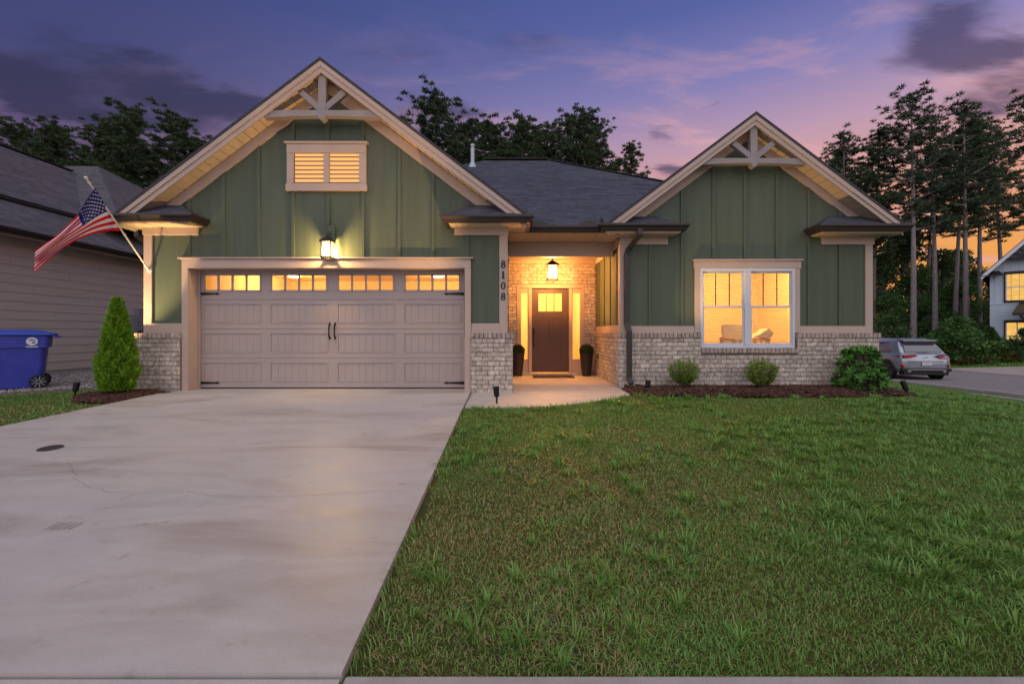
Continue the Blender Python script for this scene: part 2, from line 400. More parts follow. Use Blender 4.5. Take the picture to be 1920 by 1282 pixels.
fc = np.stack([idx[:-1, :-1], idx[:-1, 1:], idx[1:, 1:], idx[1:, :-1]], -1).reshape(-1, 4)
link('ground', np_mesh('ground', np.stack([X, Y, Z], -1).reshape(-1, 3), fc, 'thatch', smooth=True), kind='structure')

def sheet(mb, poly, top, thick):        # slab over a plan polygon that follows a height function
    n = len(poly); a = [(x, y, float(top(x, y))) for x, y in poly]
    mb.add(a+[(x, y, z-thick) for x, y, z in a], [tuple(range(n)), tuple(range(2*n-1, n-1, -1))]+[(i, i+n, (i+1) % n+n, (i+1) % n) for i in range(n)])
drive = root('driveway', (-3.3, 5, 0), kind='structure')
def left_edge(y): return -5.90-.205*(8.0-y)
DR = -.72
def dz(x, y): return gz(np.minimum(x, 0), y)
JY = 4.871
def slab(y0, y1, name, gap=.006):
    mb = MB(); k = max(2, int((y1-y0)/.5)); yy = [y0+gap+(y1-y0-2*gap)*i/k for i in range(k+1)]
    for a, c in zip(yy[:-1], yy[1:]):
        n = 6
        for i in range(n):
            f0, f1 = i/n, (i+1)/n
            xa0, xa1 = left_edge(a)+(DR-left_edge(a))*f0, left_edge(a)+(DR-left_edge(a))*f1
            xc0, xc1 = left_edge(c)+(DR-left_edge(c))*f0, left_edge(c)+(DR-left_edge(c))*f1
            mb.quad((xa0, a, dz(0, a)), (xa1, a, dz(0, a)), (xc1, c, dz(0, c)), (xc0, c, dz(0, c)))
        mb.quad((DR, a, dz(0, a)), (DR, a, dz(0, a)-.12), (DR, c, dz(0, c)-.12), (DR, c, dz(0, c)))
        mb.quad((left_edge(a), a, dz(0, a)), (left_edge(c), c, dz(0, c)), (left_edge(c), c, dz(0, c)-.12), (left_edge(a), a, dz(0, a)-.12))
    for y in (yy[0], yy[-1]):
        mb.quad((left_edge(y), y, dz(0, y)), (DR, y, dz(0, y)), (DR, y, dz(0, y)-.12), (left_edge(y), y, dz(0, y)-.12))
    mb.build(name, 'drive_concrete', drive)
slab(JY, 7.70, 'slab'); slab(1.92, JY, 'slab')
mb = MB(); mb.box(left_edge(8.0)+.02, DR, 7.712, 8.5, -.12, .0); mb.build('garage_apron', 'drive_concrete', drive)
mat('crack_dark', (.24, .21, .19), .95)
def ribbon(pts, w, zoff=.003):
    mb = MB(); prev = None
    for i, p in enumerate(pts):
        q = pts[min(i+1, len(pts)-1)]; o_ = pts[max(i-1, 0)]; d = (Vector(q)-Vector(o_)).normalized(); s = Vector((-d.y, d.x, 0))*w*.5
        p = Vector(p)+Vector((0, 0, zoff)); cur = (p-s, p+s)
        if prev: mb.quad(prev[0], cur[0], cur[1], prev[1])
        prev = cur
    return mb
def on_drive(px, py):
    d = py-625; y = (F*(CAMZ+.0734*7.68))/(d+.0734*F); return ((px-960)/F*y, y, float(dz(0, y)))
cr = [(127, 866), (131, 870), (135, 875), (139, 886), (142, 895), (150, 900), (160, 910), (170, 915), (190, 917), (205, 922), (235, 924), (300, 921), (360, 921), (366, 924),
      (380, 926), (400, 929), (450, 931.5), (525, 931), (605, 927), (640, 925), (665, 924), (700, 922), (725, 921), (760, 921.5), (787, 922)]
pts = [on_drive(*p) for p in cr]; fine = []
for a, c in zip(pts[:-1], pts[1:]):
    n = max(1, int((Vector(c)-Vector(a)).length/.05))
    for i in range(n):
        p = Vector(a).lerp(Vector(c), i/n); p.x += random.uniform(-.012, .012); p.y += random.uniform(-.014, .014); p.z = float(dz(0, p.y)); fine.append(p)
ribbon(fine, .0026).build('crack', 'crack_dark', drive)
fine = [Vector((-7.0+i*.25, 1.99+.02*math.sin(i*1.3)-.006*i*0, float(dz(0, 1.99)))) for i in range(26)]
mat('scuff', (.37, .325, .30), .8, .25, 40)
mat('stain_cool', (.345, .335, .33), .6, .2, 20)
sc = MB()
for k in range(5):
    a = on_drive(85+k*11, 992); c = on_drive(112+k*11, 979)
    ribbon_pts = [Vector(a).lerp(Vector(c), f) for f in (0, .5, 1)]
    r_ = ribbon(ribbon_pts, .018+.006*(k % 2), .0025); sc.add(r_.v, r_.f)
sc.build('scuff_mark', 'scuff', drive)
# round clean-out cover let into the slab
c = on_drive(95, 840); lid = root('cleanout_cover', c, 'round dark cover let into the driveway beside the joint', 'utility cover')
sl = Matrix.Rotation(-math.atan(.0734), 4, 'X')
def disc(r0, r1, z0, z1):
    m_ = MB(); m_.lathe([(0, z0), (r1, z0), (r1, z1), (0, z1)] if r0 == 0 else [(r0, z0), (r1, z0), (r1, z1), (r0, z1), (r0, z0)], (0, 0, 0), 28)
    m_.v = [tuple(Matrix.Rotation(math.atan(.0734), 4, 'X') @ Vector(v)+Vector(c)) for v in m_.v]; return m_
mat('cover_iron', (.055, .042, .042), .7, .25, 40)
disc(0, .095, -.02, .004).build('plate', 'cover_iron', lid); disc(.096, .106, -.02, .006).build('rim', 'cover_iron', lid)

# walk and porch floor
walk = root('walkway', (.8, 7.6, 0), kind='structure')
wp = [(DR+.012, 6.80), (.0, 6.77), (.45, 6.83), (.9, 6.98), (1.35, 7.20), (1.70, 7.45), (1.95, 7.66), (2.02, 7.80), (2.02, 8.96), (.02, 8.96), (.02, 8.0), (DR+.012, 8.0)]
mb = MB()
def fan(mb, poly, zf, thick=.12, cuts=(7.68,)):
    n = len(poly); cx, cy_ = .6, 7.9
    a = [(x, y, zf(x, y)) for x, y in poly]; cpt = (cx, cy_, zf(cx, cy_))
    mb.add(a+[cpt], [(i, (i+1) % n, n) for i in range(n)])
    for i in range(n):
        p, q = a[i], a[(i+1) % n]; mb.quad(p, q, (q[0], q[1], q[2]-thick), (p[0], p[1], p[2]-thick))
def wz(x, y): return -.030+float(gz(min(x, 0), y))*.9 if y < 8.5 else -.012
fan(mb, wp, wz); mb.build('walk_slab', 'porch_concrete', walk)
MB().box(.02, 1.04, 8.975, 11.22, -.12, -.008).build('porch_slab', 'porch_concrete', walk)
MB().box(1.046, 2.02, 8.975, 11.22, -.12, -.008).build('porch_slab', 'porch_concrete', walk)

# front street: kerb pieces, gutter apron, asphalt
street = root('front_street', (0, 0, -.5), kind='structure')
kx = DR+.02
while kx < 16:
    kn = kx+3.0; zt = -.428+float(gz(kx+1.5, 1.9)+.4264)
    MB().box(kx, kn-.012, 1.52, 1.915, -.75, zt).build('kerb', 'kerb_concrete', street, bevel=.012); kx = kn
kx = -7.3
while kx > -20:
    MB().box(kx-3.0, kx-.012, 1.52, 1.885, -.75, -.432).build('kerb', 'kerb_concrete', street, bevel=.012); kx -= 3.0
mb = MB(); mb.prism([(-7.28, 1.905, -.436), (DR, 1.905, -.436), (DR, 1.0, -.53), (-7.28, 1.0, -.53)], (0, 0, -.15)); mb.build('gutter_apron', 'drive_concrete', street)
MB().box(-20, -7.3, 1.0, 1.5, -.7, -.535).build('gutter', 'kerb_concrete', street); MB().box(DR+.01, 16, 1.0, 1.5, -.7, -.535).build('gutter', 'kerb_concrete', street)
MB().box(-200, 200, -9, .99, -.75, -.54).build('road_surface', 'asphalt', street)
# side street on the right
side = root('side_street', (18, 20, -.8), kind='structure')
mb = MB(); yy = np.arange(.9, 70, 1.0)
for a, c in zip(yy[:-1], yy[1:]):
    mb.quad((road_near(a), a, -.83), (road_far(a), a, -.83), (road_far(c), c, -.83), (road_near(c), c, -.83))
mb.build('road_surface', 'asphalt', side)
mb = MB()
for a, c in zip(yy[:-1], yy[1:]):
    x0, x1 = road_far(a), road_far(c); mb.prism([(x0, a, -.80), (x0+.22, a, -.80), (x1+.22, c, -.80), (x1, c, -.80)], (0, 0, -.15))
mb.build('kerb', 'kerb_concrete', side)
mb = MB()
for a, c in zip(yy[:-1], yy[1:]):
    x0, x1 = road_near(a), road_near(c); mb.prism([(x0-.22, a, -.765), (x0, a, -.765), (x1, c, -.765), (x1-.22, c, -.765)], (0, 0, -.15))
mb.build('kerb', 'kerb_concrete', side)
# pale footpath strip in the lawn on the right, and the drive of the house opposite
fp = MB()
for i in range(8):
    y0 = 4.0+i*1.25; y1 = y0+1.24
    if y0 > 12: break
    fp.prism([(12.55+.02*(12-y0), y0, float(gz(12.6, y0))+.01), (13.25+.02*(12-y0), y0, float(gz(13.2, y0))+.01), (13.25+.02*(12-y1), y1, float(gz(13.2, y1))+.01), (12.55+.02*(12-y1), y1, float(gz(12.6, y1))+.01)], (0, 0, -.1))
fp.build('footpath', 'kerb_concrete', kind='structure')
mat('pink_concrete', (.42, .36, .33), .8, .1, 3, bump=.2, bscale=100)
mb = MB()
mb.prism([(21.9, 17.0, -.772), (24.2, 17.6, -.60), (33, 21.2, -.15), (33, 23.4, -.15), (24.5, 21.9, -.58), (21.55, 23.2, -.772)], (0, 0, -.12))
mb.build('far_driveway', 'pink_concrete', kind='structure')

# ------------------------------------------------------------------ the house
H = root('craftsman_house', (0, 10, 0), 'green board and batten bungalow with two gables and pale brick base', 'house')
def part(name, mb, m, parent=None, **k): return mb.build(name, m, parent or H, **k)

# --- bricks
NBRICK = [0]; COURSE = .0813; BLEN = .203; JT = .010
def brick_mesh(m, L=BLEN-JT, h=COURSE-JT, d=.05, c=.004):
    b = MB(); x, z = L/2, h/2
    b.add([(-x, d, -z), (x, d, -z), (x, d, z), (-x, d, z), (-x, c, -z), (x, c, -z), (x, c, z), (-x, c, z),
           (-x+c, 0, -z+c), (x-c, 0, -z+c), (x-c, 0, z-c), (-x+c, 0, z-c)],
          [(0,4,5,1),(1,5,6,2),(2,6,7,3),(3,7,4,0),(4,8,9,5),(5,9,10,6),(6,10,11,7),(7,11,8,4),(8,11,10,9)])
    return b
BM = brick_mesh('brick_old'); BME = BM.mesh('brick', 'brick_old')
CAPM = brick_mesh('brick_cap', .0667, .092, .14, .005); CAPME = CAPM.mesh('rowlock_brick', 'brick_cap')
def layout(L, n, holes=(), z0=0.0, seed=0):
    rnd = random.Random(seed); out = []
    for r in range(n):
        za, zb = z0+r*COURSE, z0+(r+1)*COURSE; off = (0 if r % 2 else BLEN/2)+rnd.uniform(-.012, .012)
        u = -off
        while u < L-.001:
            spans = [(max(u, 0), min(u+BLEN, L))]
            for (a, b_, c, d) in holes:
                if zb > c+.005 and za < d-.005:
                    ns = []
                    for s0, s1 in spans:
                        if s1 <= a or s0 >= b_: ns.append((s0, s1)); continue
                        if s0 < a: ns.append((s0, a))
                        if s1 > b_: ns.append((b_, s1))
                    spans = ns
            for s0, s1 in spans:
                if s1-s0 > .03: out.append(((s0+s1)/2, (za+zb)/2, s1-s0))
            u += BLEN
    return out
def place_bricks(parent, o, ang, L, n, holes=(), single=True, seed=0, z0=0.0, limit=999):
    """o: lower left corner of the face seen from outside; ang: rotation about z of the facing (-y) direction"""
    rnd = random.Random(seed); M = Matrix.Translation(o) @ Matrix.Rotation(ang, 4, 'Z'); joined = MB(); k = 0
    for u, z, w in layout(L, n, holes, z0, seed):
        T = M @ Matrix.Translation((u, rnd.uniform(-.003, .0025), z)) @ Matrix.Rotation(rnd.uniform(-.008, .008), 4, 'Y') @ Matrix.Diagonal(((w-JT)/(BLEN-JT), 1, 1, 1))
        if single and k < limit:
            ob = bpy.data.objects.new('brick', BME); COL.objects.link(ob); ob.parent = parent; ob.matrix_basis = T; k += 1; NBRICK[0] += 1
        else:
            joined.tint = rnd.random(); joined.add([T @ Vector(v) for v in BM.v], BM.f)
    if joined.v: joined.build('bricks', 'brick_old', parent, kind='stuff')
def rowlock(parent, o, ang, L, single=True):
    M = Matrix.Translation(o) @ Matrix.Rotation(ang, 4, 'Z'); n = max(1, round(L/.0767)); st = L/n; joined = MB()
    for i in range(n):
        T = M @ Matrix.Translation(((i+.5)*st, random.uniform(-.003, .003), random.uniform(-.002, .002))) @ Matrix.Diagonal(((st-.010)/.0667, 1, 1, 1))
        if single: ob = bpy.data.objects.new('rowlock_brick', CAPME); COL.objects.link(ob); ob.parent = parent; ob.matrix_basis = T
        else: joined.tint = random.random(); joined.add([T @ Vector(v) for v in CAPM.v], CAPM.f)
    if joined.v: joined.build('rowlock_bricks', 'brick_cap', parent, kind='stuff')
NC = 12; BT = NC*COURSE-.05            # first course starts a little below grade
def brickwall(name, x0, x1, y, d=.10):
    b = MB(); b.box(x0, x1, y+.010, y+d, -.15, BT); return part(name, b, 'mortar')
GY = 8.0          # brick face of the garage wing
w1 = brickwall('brick_pier', -6.60, -5.84, GY, .14); place_bricks(w1, (-6.60, GY, -.05), 0, .76, NC, seed=1); rowlock(w1, (-6.635, GY-.025, BT+.046), 0, .80)
w2 = brickwall('brick_pier', -.728, .014, GY, .14); place_bricks(w2, (-.728, GY, -.05), 0, .742, NC, seed=2); rowlock(w2, (-.73, GY-.025, BT+.046), 0, .775)
place_bricks(w2, (.014, GY, -.05), R(90), 3.2, NC, seed=3, single=False); MB().box(-.12, .004, GY+.14, 11.2, -.15, BT).build('pier_return', 'mortar', w2)
rowlock(w2, (.04, GY+.10, BT+.046), R(90), 3.1, False)
place_bricks(w1, (-6.60, GY+3, -.05), R(-90), 3.0, NC, seed=4, single=False); MB().box(-6.59, -6.45, GY+.14, 20.2, -.15, BT).build('side_base', 'mortar', w1)
RY = 8.60         # brick face of the bedroom wing
WX0, WX1, WZ0, WZ1 = 3.585, 5.385, .735, 2.245          # window rough opening
w3 = brickwall('brick_base', 2.03, 6.94, RY, .10)
for nm in ('x',):
    w3.data.clear_geometry()
    b = MB(); b.box(2.03, WX0-.01, RY+.010, RY+.1, -.15, BT); b.box(WX1+.01, 6.94, RY+.010, RY+.1, -.15, BT); b.box(WX0-.01, WX1+.01, RY+.010, RY+.1, -.15, WZ0-.10)
    w3.data.from_pydata(b.v, [], b.f)
hole = [(WX0-2.02-.012, WX1-2.02+.012, WZ0-.10+.05, 2)]
place_bricks(w3, (2.02, RY, -.05), 0, 4.92, NC, hole, seed=5, limit=300-NBRICK[0])
rowlock(w3, (1.995, RY-.025, BT+.046), 0, WX0-.015-1.995); rowlock(w3, (WX1+.015, RY-.025, BT+.046), 0, 6.965-WX1-.015)
rowlock(w3, (WX0-.01, RY-.03, WZ0-.048), 0, WX1-WX0+.05)
place_bricks(w3, (2.02, 11.2, -.05), R(-90), 11.2-RY, NC, seed=6, single=False); MB().box(2.03, 2.14, RY+.10, 11.2, -.15, BT).build('porch_base', 'mortar', w3)
rowlock(w3, (1.995, 11.2, BT+.046), R(-90), 11.2-RY-.02, False)
place_bricks(w3, (6.94, RY, -.05), R(90), 3.0, NC, seed=7, single=False); MB().box(6.80, 6.93, RY+.10, 20.2, -.15, BT).build('side_base', 'mortar', w3)
PB = 11.2         # porch back wall, brick to the ceiling
DX0, DX1, DZ1 = .115, 1.785, 2.215
w4 = MB(); w4.box(-.089, DX0, PB+.01, PB+.2, -.1, 2.9); w4.box(DX1, 2.10, PB+.01, PB+.2, -.1, 2.9); w4.box(DX0, DX1, PB+.01, PB+.2, DZ1, 2.9); w4 = part('porch_brick_wall', w4, 'mortar')
place_bricks(w4, (-.088, PB, -.05), 0, 2.148, 36, [(DX0+.088, DX1+.088, -1, DZ1+.05)], seed=8, single=False)

# --- board and batten walls
SG, SR = 8.10, 8.70               # siding faces of the two wings
GA, GZ_, GS = -3.26, 5.70, .757   # ridge x, ridge height, pitch of the garage gable
RA, RZ_, RS = 4.47, 5.07, .748
def gtop(x): return GZ_-.215-GS*abs(x-GA)
def rtop(x): return RZ_-.205-RS*abs(x-RA)
def wall_slices(mb, xs_, y, bots, topf, cap=None, d=.12):
    for (x0, x1), zb in zip(zip(xs_[:-1], xs_[1:]), bots):
        for za, zc in (zb if isinstance(zb, list) else [(zb, None)]):
            t0 = topf(x0) if zc is None else zc; t1 = topf(x1) if zc is None else zc
            mb.prism([(x0, y, za), (x1, y, za), (x1, y, max(t1, za+.01)), (x0, y, max(t0, za+.01))], (0, d, 0))
mb = MB(); wall_slices(mb, [-6.52, -5.74, GA, -.85, -.09], SG, [BT, 2.17, 2.17, BT], gtop); ws = part('garage_siding', mb, 'green_siding')
def batten(parent, x, y, z0, z1, w=.055, d=.026): MB().box(x-w/2, x+w/2, y-d, y-.0005, z0, z1).build('batten', 'green_siding', parent, bevel=.003)
for px in (354, 419, 484.5, 549.6, 615, 680.5, 748.5, 812, 877):
    x = (px-960)/F*(SG-.02); z0 = 2.345
    if px in (354, 877): z0 = 2.345
    if px == 615: batten(ws, x, SG, 3.62, gtop(x)-.19); batten(ws, x, SG, 2.93, 3.44)
    elif px in (549.6, 680.5): batten(ws, x, SG, 2.345, gtop(x)-.19)
    else: batten(ws, x, SG, z0, max(gtop(x)-.19, 2.9))
mb = MB(); wall_slices(mb, [2.09, WX0, RA, WX1, 6.86], SR, [BT, [(2.24, None)], [(2.24, None)], BT], rtop); wr = part('bedroom_siding', mb, 'green_siding')
for px in (1218.6, 1278.8, 1337.9, 1397, 1456.8, 1516.6, 1575):
    x = (px-960)/F*(SR-.02); inside = WX0-.12 < x < WX1+.12
    batten(wr, x, SR, 2.44 if inside else BT+.14, max(rtop(x)-.17, 2.80))
# porch side wall (faces the door step) and garage side wall
mb = MB(); mb.box(2.09, 2.2, SR+.12, PB, BT, 2.95); wp_ = part('porch_siding', mb, 'green_siding')
for i in range(4):
    y = 9.05+i*.61; MB().box(2.07, 2.0895, y-.022, y+.022, BT+.15, 2.75).build('batten', 'green_siding', wp_, bevel=.003)
part('garage_side_wall', MB().box(-.21, -.09, SG+.12, PB, BT, 2.95), 'green_siding')
part('left_side_wall', MB().box(-6.52, -6.40, SG+.12, 20.2, BT, 3.0), 'green_siding'); part('right_side_wall', MB().box(6.74, 6.86, SR+.12, 20.2, BT, 3.0), 'green_siding')
part('back_wall', MB().box(-6.5, 6.85, 20.2, 20.32, -.1, 3.0), 'green_siding')

# --- trim boards
def trim(name, *b, m='trim_paint', bevel=.004, parent=None):
    mb = MB(); mb.box(*b); return part(name, mb, m, parent, bevel=bevel)
TG = SG-.03
trim('corner_board', -6.535, -6.39, TG, SG-.001, BT+.092, 2.75); trim('corner_board', -.225, -.085, TG, SG-.001, BT+.092, 2.75)
trim('corner_board', -6.5365, -6.5205, SG, SG+.14, BT+.092, 2.9); trim('corner_board', -.0895, -.0735, SG, SG+.14, BT+.092, 2.9)
trim('skirt_board', -6.389, -5.842, TG, SG-.001, BT+.092, BT+.262); trim('skirt_board', -.727, -.226, TG, SG-.001, BT+.092, BT+.262)
trim('frieze_board', -6.55, -5.57, TG-.012, SG-.001, 2.751, 2.915); trim('frieze_board', -1.02, -.065, TG-.012, SG-.001, 2.751, 2.915)
TR = SR-.03
trim('corner_board', 6.735, 6.875, TR, SR-.001, BT+.092, 2.70); trim('corner_board', 2.075, 2.215, TR, SR-.001, BT+.092, 2.75)
trim('corner_board', 2.055, 2.0885, SR-.02, SR+.13, BT+.093, 2.80)
trim('skirt_board', 2.216, WX0-.105, TR, SR-.001, BT+.092, BT+.225); trim('skirt_board', WX1+.105, 6.734, TR, SR-.001, BT+.092, BT+.225)
trim('frieze_board', 2.06, 2.97, TR-.012, SR-.001, 2.70, 2.86); trim('frieze_board', 5.90, 6.90, TR-.012, SR-.001, 2.70, 2.86)
trim('skirt_board', 2.06, 2.0885, SR+.131, PB, BT+.092, BT+.245); trim('frieze_board', 2.055, 2.0885, SR+.131, PB, 2.70, 2.86)
trim('porch_beam', -.0735, 2.054, 9.30, 9.46, 2.58, 2.96)
trim('ceiling_trim', 2.035, 2.0545, 9.461, PB, 2.70, 2.815); trim('ceiling_trim', -.072, 2.03, PB-.03, PB-.004, 2.74, 2.815)

# --- soffits: each board separate
def soffit_boards(parent, x0, x1, y0, y1, z, along='y', w=.105):
    L = x1-x0 if along == 'y' else y1-y0; n = max(1, round(L/w)); st = L/n
    me = MB()
    for i in range(n):
        a = (x0 if along == 'y' else y0)+i*st
        b = MB()
        if along == 'y': b.box(a+.005, a+st-.005, y0, y1, z-.014, z)
        else: b.box(x0, x1, a+.003, a+st-.003, z-.012, z)
        b.build('soffit_board', 'soffit_vinyl', parent)
def eave_box(name, x0, x1, y0, y1, z=2.90, zt=3.0):
    b = MB(); b.box(x0, x1, y0, y1, z+.001, zt); o = part(name, b, 'soffit_vinyl'); soffit_boards(o, x0+.01, x1-.01, y0+.02, y1, z); return o
FG, FR = 7.74, 8.34            # fascia lines
eave_box('eave_return', -6.76, -5.50, FG, SG-.001); eave_box('eave_return', -1.09, .24, FG, SG-.001)
eave_box('eave_return', 1.72, 3.10, FR, SR-.001, 2.86, 2.97); eave_box('eave_return', 5.70, 7.16, FR, SR-.001, 2.86, 2.97)
ps = part('porch_soffit', MB().box(-.07, 2.05, 8.50, 9.31, 2.891, 3.0), 'soffit_vinyl'); soffit_boards(ps, -.06, 2.05, 8.51, 9.299, 2.89)
part('eave_soffit', MB().box(-.07, .24, SG, 8.499, 2.895, 3.0), 'soffit_vinyl'); part('eave_soffit', MB().box(1.72, 2.088, SR, 9.30, 2.862, 2.889), 'soffit_vinyl')
part('eave_soffit', MB().box(-6.76, -6.53, SG, 20.3, 2.895, 3.0), 'soffit_vinyl'); part('eave_soffit', MB().box(6.87, 7.16, SR, 20.3, 2.865, 2.97), 'soffit_vinyl')
pc = part('porch_ceiling', MB().box(-.08, 2.09, 9.461, PB+.01, 2.831, 2.9), 'soffit_vinyl'); soffit_boards(pc, -.07, 2.03, 9.47, PB-.03, 2.83)

# --- roofs
def shingles(parent, o, u, v, L, vlen, clip, m='shingle', course=.142, name='shingles', seed=0):
    """o origin at the eave, u along it, v up the slope; clip(v)->(u0,u1)"""
    rnd = random.Random(seed); o, u, v = Vector(o), Vector(u).normalized(), Vector(v).normalized(); nn = u.cross(v).normalized()
    if nn.z < 0: nn = -nn
    mb = MB(); r = 0
    while r*course < vlen:
        a = r*course; b = min(a+course*1.05, vlen); u0, u1 = clip(a); w0, w1 = clip(b); x = u0-rnd.uniform(0, .3)
        while x < u1:
            w = rnd.choice((.14, .2, .26, .33)); s0, s1 = max(x+.002, u0), min(x+w-.002, u1); x += w
            if s1-s0 < .01: continue
            t0, t1 = min(max(s0, w0), w1), max(min(s1, w1), w0)
            if t1 < t0: t1 = t0
            h = .006+rnd.choice((0, 0, .003)); mb.tint = rnd.random()
            p = [o+u*s0+v*a+nn*h, o+u*s1+v*a+nn*h, o+u*t1+v*b+nn*.002, o+u*t0+v*b+nn*.002, o+u*s0+v*a-nn*.004, o+u*s1+v*a-nn*.004]
            mb.add(p, [(0, 1, 2, 3), (4, 5, 1, 0), (0, 3, 4), (1, 5, 2)])
        r += 1
    mb.build(name, m, parent, kind='stuff')
# main hip roof
E0, E1, EY, EZ, PS = -6.80, 7.20, 8.50, 3.02, .583
RYY = EY+6.0; RZZ = EZ+PS*6.0; BX0, BX1, BY = E0+6.0, E1-6.0, RYY+6.0
mb = MB()
A, B_, C_, D_ = (E0, EY, EZ), (E1, EY, EZ), (E1, BY, EZ), (E0, BY, EZ); U, V_ = (BX0, RYY, RZZ), (BX1, RYY, RZZ)
vs = [A, B_, C_, D_, U, V_]; n = len(vs)
ye = 8.86; ze_ = EZ+PS*(ye-EY); pl_ = [(E0, ye, ze_), (.20, ye, ze_), (.20, EY, EZ), (1.78, EY, EZ), (1.78, ye, ze_), (E1, ye, ze_)]
mb.add(pl_+[V_, U], [tuple(range(8))]); mb.add([B_, C_, V_], [(0, 1, 2)]); mb.add([C_, D_, U, V_], [(0, 1, 2, 3)]); mb.add([D_, A, U], [(0, 1, 2)])
for p_, q_ in zip(pl_[:-1], pl_[1:]): mb.quad(p_, q_, (q_[0], q_[1], q_[2]-.07), (p_[0], p_[1], p_[2]-.07))
for p_, q_ in ((B_, C_), (C_, D_), (D_, A)): mb.quad(p_, q_, (q_[0], q_[1], q_[2]-.07), (p_[0], p_[1], p_[2]-.07))
mr = part('main_roof', mb, 'shingle_base')
sl_ = math.sqrt(1+PS*PS); vl = 6.0*sl_
def clipf(v): d = v/sl_; return (max(d, 3.4), min(14.0-d, 14.0)) if v < 2 else (d, 14.0-d)
def clip_main(v):
    d = v/sl_                       # only where the gable roofs do not cover it
    return (max(d, 7.0-d*0.77), min(14.0-d, 8.57+.78*d) if d < 3.5 else 14.0-d)
shingles(mr, (E0, EY, EZ), (1, 0, 0), (0, 1, PS), 14, vl, clip_main, seed=3)
def clip_r(v): d = v/sl_; return (max(d, .4), 12.0-d)
shingles(mr, (E1, EY, EZ), (0, 1, 0), (-1, 0, PS), 12, vl, clip_r, seed=4)
MB().beam((BX0-.05, RYY, RZZ+.02), (BX1-.1, RYY, RZZ+.02), .24, .035).build('ridge_vent', 'ridge_dark', mr)
for i in range(26):
    t0, t1 = i/26, (i+1.12)/26
    a = Vector(V_).lerp(Vector(B_), t0); c = Vector(V_).lerp(Vector(B_), t1); b = MB(); b.tint = random.random(); b.beam(a+Vector((0, 0, .018)), c+Vector((0, 0, .012)), .22, .014); b.build('hip_cap', 'shingle', mr)
# gable roofs: deck, rake boards, soffit, frieze
def gable(name, xa, za, s, half, yf, ysid, yback, zdrop, frz):
    g_ = MB()
    for sg in (-1, 1):
        xe = xa+sg*half; ze = za-s*half
        g_.prism([(xa, yf-.03, za), (xe, yf-.03, ze), (xe, yf-.03, ze-.055), (xa, yf-.03, za-.055)], (0, yback-yf+.03, 0))
    ro = part(name, g_, 'shingle_base')
    for sg in (-1, 1):
        xe = xa+sg*half; ze = za-s*half
        def band(z0, z1, y0, d, x_in=0.0, x_out=0.0, nm='rake_board', m='trim_paint'):
            b = MB(); xi, xo = xa+sg*x_in, xe-sg*x_out
            b.prism([(xi, y0, za-s*x_in-z0), (xo, y0, za-s*(half-x_out)-z0), (xo, y0, za-s*(half-x_out)-z1), (xi, y0, za-s*x_in-z1)], (0, d, 0))
            return b.build(nm, m, ro)
        band(.057, zdrop+.02, yf, .035); band(.058, .145, yf-.022, .0215, nm='rake_trim')
        fr_ = band(zdrop+.012, zdrop+.012+frz, ysid-.035, .034, 0, .30, nm='frieze_board')
        # soffit boards run front to back across the overhang
        L = half*math.sqrt(1+s*s); nb = int(L/.165); dx = half/nb
        so_ = MB(); so_.prism([(xa, yf+.036, za-zdrop+.03), (xe, yf+.036, ze-zdrop+.03), (xe, yf+.036, ze-.056), (xa, yf+.036, za-.056)], (0, ysid-yf+.05, 0)); so_ = so_.build('soffit', 'neighbour_trim', ro)
        for i in range(nb):
            x0, x1 = xa+sg*(i*dx+.007), xa+sg*((i+1)*dx-.007)
            z0, z1 = za-s*abs(x0-xa)-zdrop, za-s*abs(x1-xa)-zdrop
            b = MB(); b.prism([(x0, yf+.0365, z0), (x1, yf+.0365, z1), (x1, yf+.0365, z1+.018), (x0, yf+.0365, z0+.018)], (0, ysid-yf+.02, 0)); b.build('soffit_board', 'soffit_vinyl', so_)
    return ro
gr = gable('garage_roof', GA, GZ_, GS, 3.50, 7.75, SG, 13.4, .225, .20)
rr_ = gable('bedroom_roof', RA, RZ_, RS, 2.71, 8.35, SR, 12.4, .215, .17)
# gable trusses
def truss(xa, yf, ztie, wtie, htie, ztop, br, nm='gable_truss'):
    t_ = part(nm, MB().box(xa-.065, xa+.065, yf, yf+.11, ztie+.02, ztop), 'truss_paint', bevel=.006)
    b = MB(); n = 10
    top = [(xa-wtie+2*wtie*i/n, yf-.012, ztie+htie) for i in range(n+1)]; bot = [(xa+wtie-2*wtie*i/n, yf-.012, ztie+.03*(1-((i-n/2)/(n/2))**2)) for i in range(n+1)]
    b.prism(top+bot, (0, .125, 0)); b.build('tie_beam', 'truss_paint', t_, bevel=.005)
    for sg in (-1, 1):
        MB().beam((xa+sg*.03, yf+.055, ztie+htie+.02), (xa+sg*br[0], yf+.055, ztie+htie+br[1]), .09, .10).build('brace', 'truss_paint', t_, bevel=.005)
    b = MB(); b.prism([(xa-.06, yf-.02, ztie+.06), (xa-.06, yf-.02, ztie), (xa, yf-.02, ztie-.05), (xa+.06, yf-.02, ztie), (xa+.06, yf-.02, ztie+.06)], (0, .14, 0)); b.build('pendant_block', 'truss_paint', t_, bevel=.004)
truss(GA, 7.80, 4.70, .99, .13, 5.44, (.37, .33)); truss(RA, 8.40, 4.115, .95, .125, 4.83, (.38, .30))
